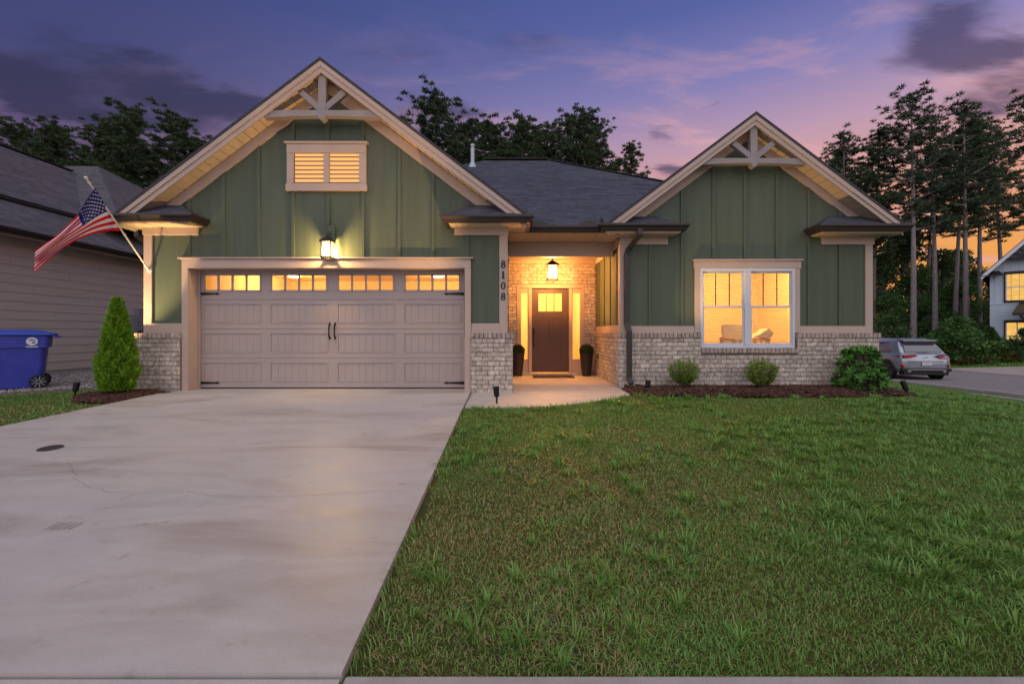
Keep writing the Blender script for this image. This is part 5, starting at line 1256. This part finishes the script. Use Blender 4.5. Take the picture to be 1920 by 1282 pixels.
# body: half profiles (x, z) at stations along the length, mirrored
def section(y, sc, zs, bulge=0.0, lean=0.0):
    half = [(.62, zs[0]), (.80, zs[0]+.03), (.88, zs[0]+.20), (.915, zs[0]+.42), (.90, zs[1]-.16), (.865, zs[1]-.04), (.80, zs[1]), (.4, zs[1]+.012)]
    half = [(x*sc, z) for x, z in half]; pts = [(x, z) for x, z in half]+[(-x, z) for x, z in reversed(half)]
    return [(x, y+lean*(z-.3), z) for x, z in pts]
st = [(.02, .86, (.34, .96)), (.05, .95, (.31, 1.00)), (.18, .99, (.28, 1.04)), (.6, 1.0, (.25, 1.06)), (1.5, 1.0, (.24, 1.04)), (2.6, 1.0, (.24, 1.02)), (3.3, .99, (.24, .98)), (4.0, .96, (.27, .90)), (4.3, .86, (.32, .80)), (4.4, .70, (.38, .70))]
C(loft([section(y, s_, z_, 0, .03 if y < .3 else 0) for y, s_, z_ in st])).build('body', 'car_paint', CAR, smooth=True)
def cab(y0, y1, x, z, y0t, y1t, xt, zt): return None
roofr = []
for z, x, ya, yb in ((1.0, .82, .14, 3.25), (1.12, .80, .22, 3.0), (1.36, .72, .44, 2.55), (1.52, .645, .58, 2.2), (1.60, .60, .62, 2.05), (1.64, .48, .72, 1.95)):
    n_ = 6; roofr.append(rrect(x, (yb-ya)/2, z, .10, 5)); roofr[-1] = [(p[0], p[1]+(ya+yb)/2, p[2]) for p in roofr[-1]]
C(loft(roofr)).build('cabin', 'car_paint', CAR, smooth=True)
# rear glass, spoiler, side glass
b = MB(); b.prism([(-.66, .155, 1.085), (.66, .155, 1.085), (.56, .455, 1.42), (-.56, .455, 1.42)], (0, -.02, .02)); C(b).build('rear_window', 'car_glass', CAR)
b = MB(); b.prism([(-.63, .66, 1.60), (.63, .66, 1.60), (.60, .34, 1.565), (-.60, .34, 1.565)], (0, 0, -.035)); C(b).build('spoiler', 'car_paint', CAR); b = MB(); b.prism([(-.57, .44, 1.525), (.57, .44, 1.525), (.56, .42, 1.42), (-.56, .42, 1.42)], (0, -.03, 0)); C(b).build('spoiler_shadow', 'car_dark', CAR)
for sg in (-1, 1):
    b = MB(); b.prism([(sg*.825, .72, 1.10), (sg*.825, 2.9, 1.08), (sg*.69, 2.35, 1.46), (sg*.665, 1.0, 1.48), (sg*.72, .80, 1.36)], (sg*.012, 0, .004)); C(b).build('side_window', 'car_glass', CAR)
    b = MB(); b.prism([(sg*.30, -.004, .965), (sg*.42, -.012, 1.0), (sg*.80, .0, .985), (sg*.885, .16, .97), (sg*.905, .34, .96), (sg*.89, .20, .885), (sg*.80, .02, .855), (sg*.55, -.012, .865)], (0, -.028, 0)); C(b).build('tail_light', 'lamp_red', CAR)
    b = MB(); b.prism([(sg*.75, -.0, .62), (sg*.86, .05, .64), (sg*.88, .08, .50), (sg*.78, .0, .50)], (0, -.03, 0)); C(b).build('reflector', 'lamp_red', CAR)
    b = MB(); b.tube([(sg*.62, .10, .365), (sg*.62, -.035, .365)], [.06, .065], 16); C(b).build('exhaust_tip', 'chrome', CAR)
    for y in (.80, 3.45):
        b = MB(); b.lathe([(.30, -.02), (.415, -.02), (.43, .0), (.415, .03), (.30, .03)], (sg*.915, y, .36), 28, 'x'); C(b).build('wheel_arch', 'car_dark', CAR)
        b = MB(); b.lathe([(.0, -.10), (.30, -.10), (.35, -.08), (.36, .0), (.35, .10), (.30, .115), (.26, .10), (.0, .06)], (sg*.82, y, .36), 30, 'x')
        if sg < 0: b.v = [(2*sg*.82-x_, y_, z_) for x_, y_, z_ in b.v]
        w_ = C(b).build('wheel', 'tyre', CAR, smooth=False)
        for k in range(10):
            a = 2*math.pi*k/10+(.12 if k % 2 else -.12); b = MB(); xo = sg*.93; b.beam((xo-sg*.02, y+.05*math.cos(a), .36+.05*math.sin(a)), (xo, y+.25*math.cos(a), .36+.25*math.sin(a)), .03, .02, up=(1, 0, 0)); C(b).build('spoke', 'rim', w_)
        b = MB(); b.lathe([(.245, .0), (.262, .0), (.262, .02), (.245, .02), (.245, 0)], (sg*.925, y, .36), 30, 'x'); C(b).build('rim', 'rim', w_)
b = MB(); b.box(-.88, .88, -.03, .12, .34, .47); C(b).build('bumper_trim', 'car_dark', CAR, bevel=.03); b = MB(); b.box(-.56, .56, -.045, .05, .395, .425); C(b).build('diffuser_strip', 'rim', CAR, bevel=.006)
b = MB(); b.box(-.80, .80, .0, .3, .20, .345); C(b).build('underbody', 'car_dark', CAR, bevel=.03)
b = MB(); b.box(-.16, .16, -.026, -.012, .585, .705); pl_ = C(b).build('number_plate', 'print_white', CAR)
b = MB()
for i in range(6): b.box(-.115+i*.040, -.092+i*.040, -.029, -.0265, .615, .675)
C(b).build('plate_marks', 'box_grey', pl_)
b = MB(); b.prism([(-.07, -.022, .905), (.0, -.022, .885), (.07, -.022, .905), (.0, -.022, .925)], (0, -.01, 0)); C(b).build('badge', 'chrome', CAR)
b = MB(); b.box(-.22, .22, .10, .135, 1.085, 1.10); C(b).build('rear_wiper', 'car_dark', CAR)
b = MB(); b.box(-.62, .62, -.012, .03, .725, .745); C(b).build('tailgate_seam', 'car_dark', CAR)

# ------------------------------------------------------------------ trees
def pine(seed, Ht, start, Rc, nl=30, bend=.3, trunk_r=.23, ncl=56, leafm='needles', barkm='bark', clr=.31, cone=False):
    g_ = np.random.default_rng(seed); b = MB(); k1, k2 = g_.uniform(-1, 1, 2); ph = g_.uniform(0, 6)
    def tp(t_): return np.array((bend*math.sin(t_*2.2+ph)*k1, bend*math.sin(t_*1.8+ph+1)*k2, Ht*t_))
    o0 = tp(0)*np.array((1, 1, 0)); ts = np.linspace(0, 1, 14)
    b.tube([tuple(tp(t_)-o0+np.array((0, 0, -.5 if t_ == 0 else 0))) for t_ in ts], [trunk_r*(1-.86*t_**1.1)*(1.25 if t_ == 0 else 1) for t_ in ts], 9)
    cl_ = []
    for i in range(nl):
        f_ = (i+.5)/nl; t_ = start+(1-start)*f_**.85; p0 = tp(t_)-o0; az = i*2.4+g_.uniform(-.5, .5)
        L_ = Rc*(.45+.9*math.sin(min(1, f_*1.15+.22)*math.pi)**.8)*g_.uniform(.55, 1.12)*(1 if f_ < .85 else .55); L_ = L_ if not cone else Rc*(.22+1.05*(1-f_)**.75)*(.55+.45*min(1, f_*5))*g_.uniform(.55, 1.15); rise = .10+.65*f_+g_.uniform(-.12, .18)
        d_ = np.array((math.cos(az), math.sin(az), 0)); pts = [p0+d_*L_*u+np.array((0, 0, L_*rise*u*u+L_*.06*u)) for u in (0, .35, .7, 1)]
        b.tube([tuple(p) for p in pts], [.05, .035, .022, .010], 5, False)
        for u in np.linspace(.38, 1, max(5, int(L_*4.6))):
            sg = min(int(u*2.999), 2); base = pts[0]+d_*L_*u+np.array((0, 0, L_*rise*u*u+L_*.06*u))
            for q in range(2):
                off = g_.normal(size=3)*np.array((.34, .34, .22))*(.5+.6*u); c_ = base+off+np.array((0, 0, .12)); b.tube([tuple(base), tuple(c_)], [.010, .005], 3, False); cl_.append((c_, g_.uniform(.7, 1.15)*clr))
    top = tp(1)-o0
    for q in range(5): cl_.append((top+g_.normal(size=3)*np.array((.25, .25, .3)), clr*.85))
    V, Fq, Tt = [], [], []
    for c_, r_ in cl_:
        d_ = g_.normal(size=(ncl, 3)); d_[:, 2] = np.abs(d_[:, 2])*.9-.25; d_ /= np.linalg.norm(d_, axis=1, keepdims=True)
        v, f_, tt = leaf_quads(np.repeat(c_[None], ncl, 0)+d_*r_*.15*g_.random((ncl, 1)), d_, r_*(.65+.6*g_.random(ncl)), .17, g_); V.append((v, f_, np.clip(tt*.5+.5*g_.random(), 0, 1)))
    v, f_, tt = join(V); return b.mesh('trunk', barkm), np_mesh('crown', v, f_, leafm, tt)
def broad(seed, Ht, Rc, nl=16, ncl=90, leafm='oak_leaf', size=.20, low=.12):
    g_ = np.random.default_rng(seed); b = MB(); b.tube([(0, 0, -.4), (.1, 0, Ht*.3), (-.05, .1, Ht*.6), (0, 0, Ht*.9)], [.16, .12, .08, .02], 7); V = []
    for i in range(nl*4):
        f_ = low+(1-low)*g_.random(); az = g_.uniform(0, 6.28); rr2 = Rc*math.sin(min(1, .22+f_*.85)*math.pi)**.6*g_.uniform(.35, 1.0); c_ = np.array((math.cos(az)*rr2, math.sin(az)*rr2, Ht*f_*.97))
        if i % 3 == 0: b.tube([(0, 0, c_[2]*.72), tuple(c_*np.array((.6, .6, .92))), tuple(c_)], [.045, .025, .008], 5, False)
        V.append(leaves(ncl, c_, Rc*g_.uniform(.20, .34), size, .6, int(g_.integers(1e6)), .3, .1, (1, 1, .55), .5))
    v, f_, tt = join(V); return b.mesh('trunk', 'bark'), np_mesh('crown', v, f_, leafm, tt)
def make(name, meshes): return meshes
PV = [pine(101, 20, .42, 3.3, 36), pine(102, 20, .50, 3.0, 32, .5), pine(103, 19, .38, 3.6, 40), pine(104, 17.5, .47, 2.5, 27, .25, .20, 42, 'needles_cool', 'bark_grey', .30, True), pine(105, 17, .52, 2.3, 22, .45, .19, 42, 'needles_cool', 'bark_grey', .29, True), pine(106, 20, .42, 3.0, 38, .4, cone=True)]
BV = [broad(201, 8, 2.5), broad(202, 7, 2.6, 16, 90, 'oak_leaf_light'), broad(203, 9, 2.8, 20)]
BT2 = [broad(211, 2.8, 1.9, 16, 110, 'oak_leaf_light', .17, .05), broad(212, 3.4, 1.6, 16, 110, 'oak_leaf', .17, .05)]
def plant(name, meshes, px, Yd, htop_px, h0, label, group, cat='tree', rot=None, squash=1.0, zb=None):
    x = (px-960)/F*Yd; z0 = float(ground_z(np.array(x), np.array(Yd))) if zb is None else zb
    h = (CAMZ+(625-htop_px)/F*Yd-z0) if htop_px is not None else h0; s = h/h0
    r_ = root(name, (x, Yd, z0), label, cat, group); r_.scale = (s*squash, s*squash, s); r_.rotation_euler = (0, 0, rot if rot is not None else random.uniform(0, 6.28))
    for nm, me in zip(('trunk', 'crown'), meshes): o_ = bpy.data.objects.new(nm, me); COL.objects.link(o_); o_.parent = r_
    return r_
TB = 'pines behind the house'
LS = ['dark pine at the left frame edge above the neighbour roof', 'dark pine second from the left frame edge', 'dark loose crowned pine above the ridge end of the neighbour roof', 'dark pine directly above the flag', 'tallest dark pine of the left clump', 'dark rounded pine just left of the garage roof slope', 'dark low pine at the right end of the left clump', 'dark pine low behind the neighbour roof, half hidden']
for i, (px, yt, Yd, v) in enumerate([(18, 236, 40, 0), (78, 247, 37, 2), (130, 252, 41, 1), (196, 232, 37, 5), (268, 217, 39, 1), (322, 228, 37, 2), (362, 262, 36, 0), (228, 262, 44, 2)]):
    plant('pine_tree', PV[v], px, Yd, yt, (20, 20, 19, 17.5, 17, 20)[v], LS[i], TB, squash=1.25)
MS = ['tall dark pine just right of the garage peak', 'dark pine behind the vent pipe', 'dark pine between the vent pipe and the ridge centre', 'dark pointed pine above the ridge centre', 'dark low pine behind the ridge', 'tallest pine above the right end of the ridge', 'dark pine with ragged outline right of the ridge end', 'short dark pine nearest the right gable slope', 'broad dark pine behind the vent pipe pine, low', 'dark pine just right of the vent pipe', 'broad low pine filling the gap over the ridge', 'dark pine between the ridge centre and its right end']
for i, (px, yt, Yd, v) in enumerate([(812, 190, 38, 2), (868, 236, 36, 0), (925, 250, 39, 2), (978, 224, 37, 5), (1035, 245, 40, 5), (1092, 211, 37, 5), (1122, 236, 39, 0), (1178, 284, 38, 5), (845, 262, 42, 2), (905, 232, 41, 0), (1005, 255, 42, 2), (1062, 232, 41, 0)]):
    plant('pine_tree', PV[v], px, Yd, yt, (20, 20, 19, 17.5, 17, 20)[v], MS[i], TB, squash=(1.15 if i not in (6, 7) else .9))
RSL = ['leftmost pine showing over the right gable slope', 'pine with rounded top left of the tallest right hand pine', 'tallest pine of the right hand group above the parked car', 'slender grey trunked pine just right of the tallest one', 'bushy pine over the gap between car and far house', 'pine behind the bushy pine, leaning', 'pine above the left gable slope of the far house', 'pine at the right frame edge above the far house', 'thin pine deep in the right hand wood', 'grey trunked pine left of the far house', 'low dark pine behind the right eave']
for i, (px, yt, Yd, v) in enumerate([(1588, 262, 36, 3), (1640, 258, 34, 5), (1712, 188, 31, 3), (1752, 235, 32, 4), (1812, 204, 31, 3), (1790, 262, 33, 4), (1880, 262, 40, 4), (1925, 192, 36, 3), (1738, 300, 36, 4), (1835, 238, 34, 3), (1560, 290, 40, 1)]):
    plant('pine_tree', PV[v], px, Yd, yt, (20, 20, 19, 17.5, 17, 20)[v], RSL[i], 'pines on the right', squash=(1.05 if v != 3 else 1.0))
US = ['dark leafy tree behind the right corner of the green house', 'dark leafy tree behind the parked car, left', 'dark leafy tree behind the parked car, right', 'dark leafy tree between the pine trunks', 'dark leafy tree left of the far house', 'dark leafy tree deep in the wood behind the car', 'dark leafy tree at the far house gable', 'dark leafy tree behind the large far shrub', 'dark leafy tree filling the wood edge', 'dark leafy tree behind the far house roof', 'dark leafy tree at the back of the wood, left', 'dark leafy tree at the back of the wood, right']
for i, (px, yt, Yd, v) in enumerate([(1655, 470, 36, 0), (1690, 430, 39, 2), (1722, 500, 35, 1), (1765, 470, 38, 2), (1832, 500, 37, 0), (1742, 560, 33, 1), (1862, 540, 40, 2), (1800, 520, 34, 1), (1670, 545, 33, 1), (1905, 520, 44, 0), (1705, 400, 46, 0), (1800, 470, 46, 2)]):
    plant('leafy_tree', BV[v], px, Yd, yt, (8, 7, 9)[v], US[i], 'leafy trees of the wood', squash=1.1)
plant('large_shrub', BT2[0], 1795, 25.5, 600, 2.8, 'large green shrub on the far lawn behind the car', None, 'shrub', squash=1.25); plant('large_shrub', BT2[1], 1835, 26.3, 610, 3.4, 'green shrub between the large shrub and the far house', None, 'shrub', squash=1.1)
plant('large_shrub', BT2[0], 1760, 27.0, 622, 2.8, 'dark low shrub just right of the parked car', None, 'shrub', squash=1.2); plant('large_shrub', BT2[1], 1668, 27.5, 596, 3.4, 'pale grey green shrub behind the car roof', None, 'shrub', squash=1.0)
plant('large_shrub', BT2[1], 1918, 23.6, 618, 3.4, 'dark shrub in front of the far house window', None, 'shrub', squash=.8)
xa = (1855-960)/F*25.2; arborvitae('arborvitae', xa, 25.2, float(ground_z(np.array(xa), np.array(25.2))), 1.75, .52, 5000, 71, 'dark green cone shaped evergreen beside the far house corner', 'oak_leaf', .16)
for px, Yd, h, rr2, mm, lab in [(1845, 24.3, .40, .55, 'gold_leaf', 'golden low shrub left of the dark red one'), (1868, 24.6, .55, .6, 'plum_leaf', 'dark red low shrub at the far house corner'), (1893, 24.0, .55, .75, 'gold_leaf', 'golden mound right of the dark red shrub'), (1812, 24.6, .38, .5, 'gold_leaf', 'small yellow green mound on the far lawn')]:
    xx = (px-960)/F*Yd; zz_ = float(ground_z(np.array(xx), np.array(Yd))); r_ = root('low_shrub', (xx, Yd, zz_), lab, 'shrub'); v, f_, tt = leaves(1800, (xx, Yd, zz_+h*.35), rr2, .09, .5, int(px), .5, .4, (1, 1, h/rr2*.85)); link('foliage', np_mesh('foliage', v, f_, mm, tt), r_)

# ------------------------------------------------------------------ turf
def noise2(x, y, s, seed):
    g_ = np.random.default_rng(seed); o_ = np.zeros_like(x)
    for k in range(7):
        a = g_.uniform(0, 6.28); w = s*g_.uniform(.6, 1.7); o_ += np.sin(x*w*math.cos(a)+y*w*math.sin(a)+g_.uniform(0, 6.28))
    return o_/7*1.6
def blades(x, y, h, w, lean, tint, g_, zoff=0, la=None):
    n = len(x); z = ground_z(x, y)+zoff; a = g_.uniform(0, 2*np.pi, n); la = g_.uniform(0, 2*np.pi, n) if la is None else la; a = a if len(la) == 0 else la+np.pi/2+g_.normal(0, .5, n); s = np.stack([np.cos(a), np.sin(a), np.zeros(n)], -1)*w[:, None]*.5; l = np.stack([np.cos(la), np.sin(la), np.zeros(n)], -1)*(h*lean)[:, None]
    p = np.stack([x, y, z], -1); up = np.array((0, 0, 1.0))[None]*h[:, None]; m1 = p+up*.55+l*.30; tip = p+up*np.sqrt(np.clip(1-.55*lean**2, .15, 1))[:, None]+l
    v = np.stack([p-s, p+s, m1+s*.8, m1-s*.8, tip], 1).reshape(-1, 3); i = np.arange(n)[:, None]*5
    return v, np.concatenate([i+np.array((0, 1, 2))[None], i+np.array((0, 2, 3))[None], i+np.array((3, 2, 4))[None]]), np.repeat(tint, 5)
WALKP = [(DR-.01, 6.80), (.0, 6.77), (.45, 6.83), (.9, 6.98), (1.35, 7.20), (1.70, 7.45), (1.95, 7.66), (2.02, 7.80), (2.1, 12), (DR-.01, 12)]
def lawn_ok(x, y):
    ok = (x > DR+.03+.05*np.abs(noise2(x, y, 5, 3))) & (y > 1.935) & ~in_poly(x, y, WALKP) & ~in_poly(x, y, BED) & (x < road_near(y)-.25)
    ok &= ~((x < 7.1) & (y > 7.75)); ok &= ~((np.abs(x-12.9-.02*(12-y)) < .34) & (y > 4) & (y < 11.5)); return ok
def sow(name, n_per, x0, x1, y0, y1, okf, seed, hmul=1.0, wmul=1.0, ext=.3):
    g_ = np.random.default_rng(seed); P_ = []
    ya = y0
    while ya < y1:
        yb = min(ya*1.18+.05, y1); xr = min(x1, 1.16*yb+ext); xl = max(x0, -1.16*yb-ext)
        if xr > xl:
            n = int((xr-xl)*(yb-ya)*n_per(.5*(ya+yb))); x = g_.uniform(xl, xr, n); y = g_.uniform(ya, yb, n); k = okf(x, y); x, y = x[k], y[k]
            nb = noise2(x, y, 1.7, 7)+.5*noise2(x, y, 5, 8); dry = noise2(x, y, 1.1, 9)+.6*noise2(x, y, 3.1, 10)
            dry = dry*1.5+1.5*np.exp(-((x-.38)**2/.10+(y-2.12)**2/.05))-.25*np.clip((x-3)/3, 0, 1)
            keep = g_.random(len(x)) < np.clip(1.0-.35*np.clip(dry-.35, 0, 1), .35, 1); x, y, nb, dry = x[keep], y[keep], nb[keep], dry[keep]
            h = (.022+.012*np.clip(nb+.4, 0, 2))*g_.uniform(.55, 1.4, len(x))*hmul*(1+.5*np.clip((x-2)/5, 0, 1))
            w = (.0026+.00075*y)*g_.uniform(.7, 1.3, len(x))*wmul; straw = g_.random(len(x)) < np.clip(.11+.24*dry-.10*np.clip((x-2)/3, 0, 1), .03, .80)
            tint = np.where(straw, g_.uniform(0, .26, len(x)), np.clip(.36+.16*nb+g_.uniform(0, .45, len(x)), .3, 1))
            P_.append(blades(x, y, h, w, np.where(straw, g_.uniform(.8, 2.0, len(x)), g_.uniform(.4, 1.6, len(x))), tint, g_))
        ya = yb
    return P_
def tufts(n, x0, x1, y0, y1, okf, seed, hs=1.0):
    g_ = np.random.default_rng(seed); X_, Y_, H_, W_, L_, T_2, A_ = [], [], [], [], [], [], []
    k = 0
    while k < n:
        y = y0+(y1-y0)*g_.random()**1.15; x = g_.uniform(x0, min(x1, 1.15*y+1.5))
        if not okf(np.array([x]), np.array([y]))[0] or g_.random() > .25+.9*(noise2(np.array([x]), np.array([y]), 2.3, 77)[0]+.35): k += .12; continue
        k += 1; m_ = int(g_.integers(16, 46)); r_ = g_.uniform(.012, .05); ox, oy = g_.normal(0, r_, m_), g_.normal(0, r_, m_); X_.append(x+ox); Y_.append(y+oy); A_.append(np.arctan2(oy, ox)+g_.normal(0, .5, m_)); hh = g_.uniform(.05, .115)*hs
        H_.append(hh*g_.uniform(.5, 1.25, m_)); W_.append((.0052+.0010*y)*g_.uniform(.7, 1.3, m_)); L_.append(g_.uniform(.5, 1.5, m_)); T_2.append(np.clip(.50+g_.uniform(-.1, .22)+g_.normal(0, .10, m_), .36, 1))
    return blades(*[np.concatenate(q) for q in (X_, Y_, H_, W_, L_, T_2)], g_, 0, np.concatenate(A_))
dens = lambda y: 9000 if y < 3 else (9000*(3/y)**1.35)
PR = sow('lawn', dens, DR, 14.5, 1.9, 16, lawn_ok, 81)
PR += sow('lawn', lambda y: .42*dens(y), DR, 14.5, 1.9, 13, lambda x, y: lawn_ok(x, y) & (x > 1.16*y+.3), 86, 1.0, 1.5, 4.0)
PR.append(tufts(620, DR, 14, 2.0, 12, lawn_ok, 82)); PR.append(tufts(700, 2.2, 14, 2.6, 11, lawn_ok, 83, 1.0))
# ragged line of grass leaning over the walk edge
g_ = np.random.default_rng(84); n = 900; x = g_.uniform(-.6, 1.9, n); yw = np.interp(x, [p[0] for p in WALKP[:8]], [p[1] for p in WALKP[:8]])-g_.uniform(.0, .10, n)
PR.append(blades(x, yw, g_.uniform(.03, .10, n)*g_.uniform(.5, 1.2, n), .008*g_.uniform(.7, 1.3, n), g_.uniform(.2, .8, n), g_.uniform(.35, .9, n), g_))
n = 1500; y = g_.uniform(1.95, 6.8, n); x = DR+np.abs(g_.normal(0, .045, n))+.004; k = noise2(x, y, 6, 12) > -.25; x, y = x[k], y[k]; n = len(x)
PR.append(blades(x, y, g_.uniform(.025, .085, n), (.003+.0008*y)*g_.uniform(.7, 1.3, n), g_.uniform(.3, 1.1, n), np.where(g_.random(n) < .3, g_.uniform(.02, .25, n), g_.uniform(.35, .9, n)), g_, 0, np.pi+g_.normal(0, .9, n)))
v, f_, tt = join(PR); link('lawn_grass', np_mesh('lawn_grass', v, f_, 'turf', tt), label='patchy green front lawn right of the driveway', category='grass', kind='stuff')
def left_ok(x, y): return (x < left_edge(y)-.04) & (x > -13) & ~in_poly(x, y, BEDL) & ~in_poly(x, y, GRV) & ~((x < -11.2) & (y > 5)) & ~((x > -6.62) & (y > 8)) & (y < 9)
PL = sow('lawn', lambda y: 2300, -12, -5, 2.0, 9.0, left_ok, 91, 1.0, 1.0, 3.0); v, f_, tt = join(PL); link('lawn_grass', np_mesh('lawn_grass', v, f_, 'turf', tt), label='strip of lawn between driveway and gravel on the left', category='grass', kind='stuff')
FARD = [(21.5, 16.8), (24.2, 17.4), (33.2, 21.0), (33.2, 23.6), (24.5, 22.0), (21.2, 23.4)]
def far_ok(x, y): return (x > road_far(y)+.3) & ~in_poly(x, y, FARD) & (y < 25.8)
PF = sow('lawn', lambda y: 420, 20, 33, 14, 26, far_ok, 95, 1.6, 1.3); v, f_, tt = join(PF); link('lawn_grass', np_mesh('lawn_grass', v, f_, 'turf', np.clip(tt*.6+.3, 0, 1)), label='smooth lawn in front of the far house', category='grass', kind='stuff')
def back_ok(x, y): return (x > 7.1) & (x < road_near(y)-.25) & (y > 12)
PF = sow('lawn', lambda y: 500, 7, 15, 15.5, 32, back_ok, 96, 1.4, 1.2); v, f_, tt = join(PF); link('lawn_grass', np_mesh('lawn_grass', v, f_, 'turf', tt), label='lawn beside the green house behind its right corner', category='grass', kind='stuff')
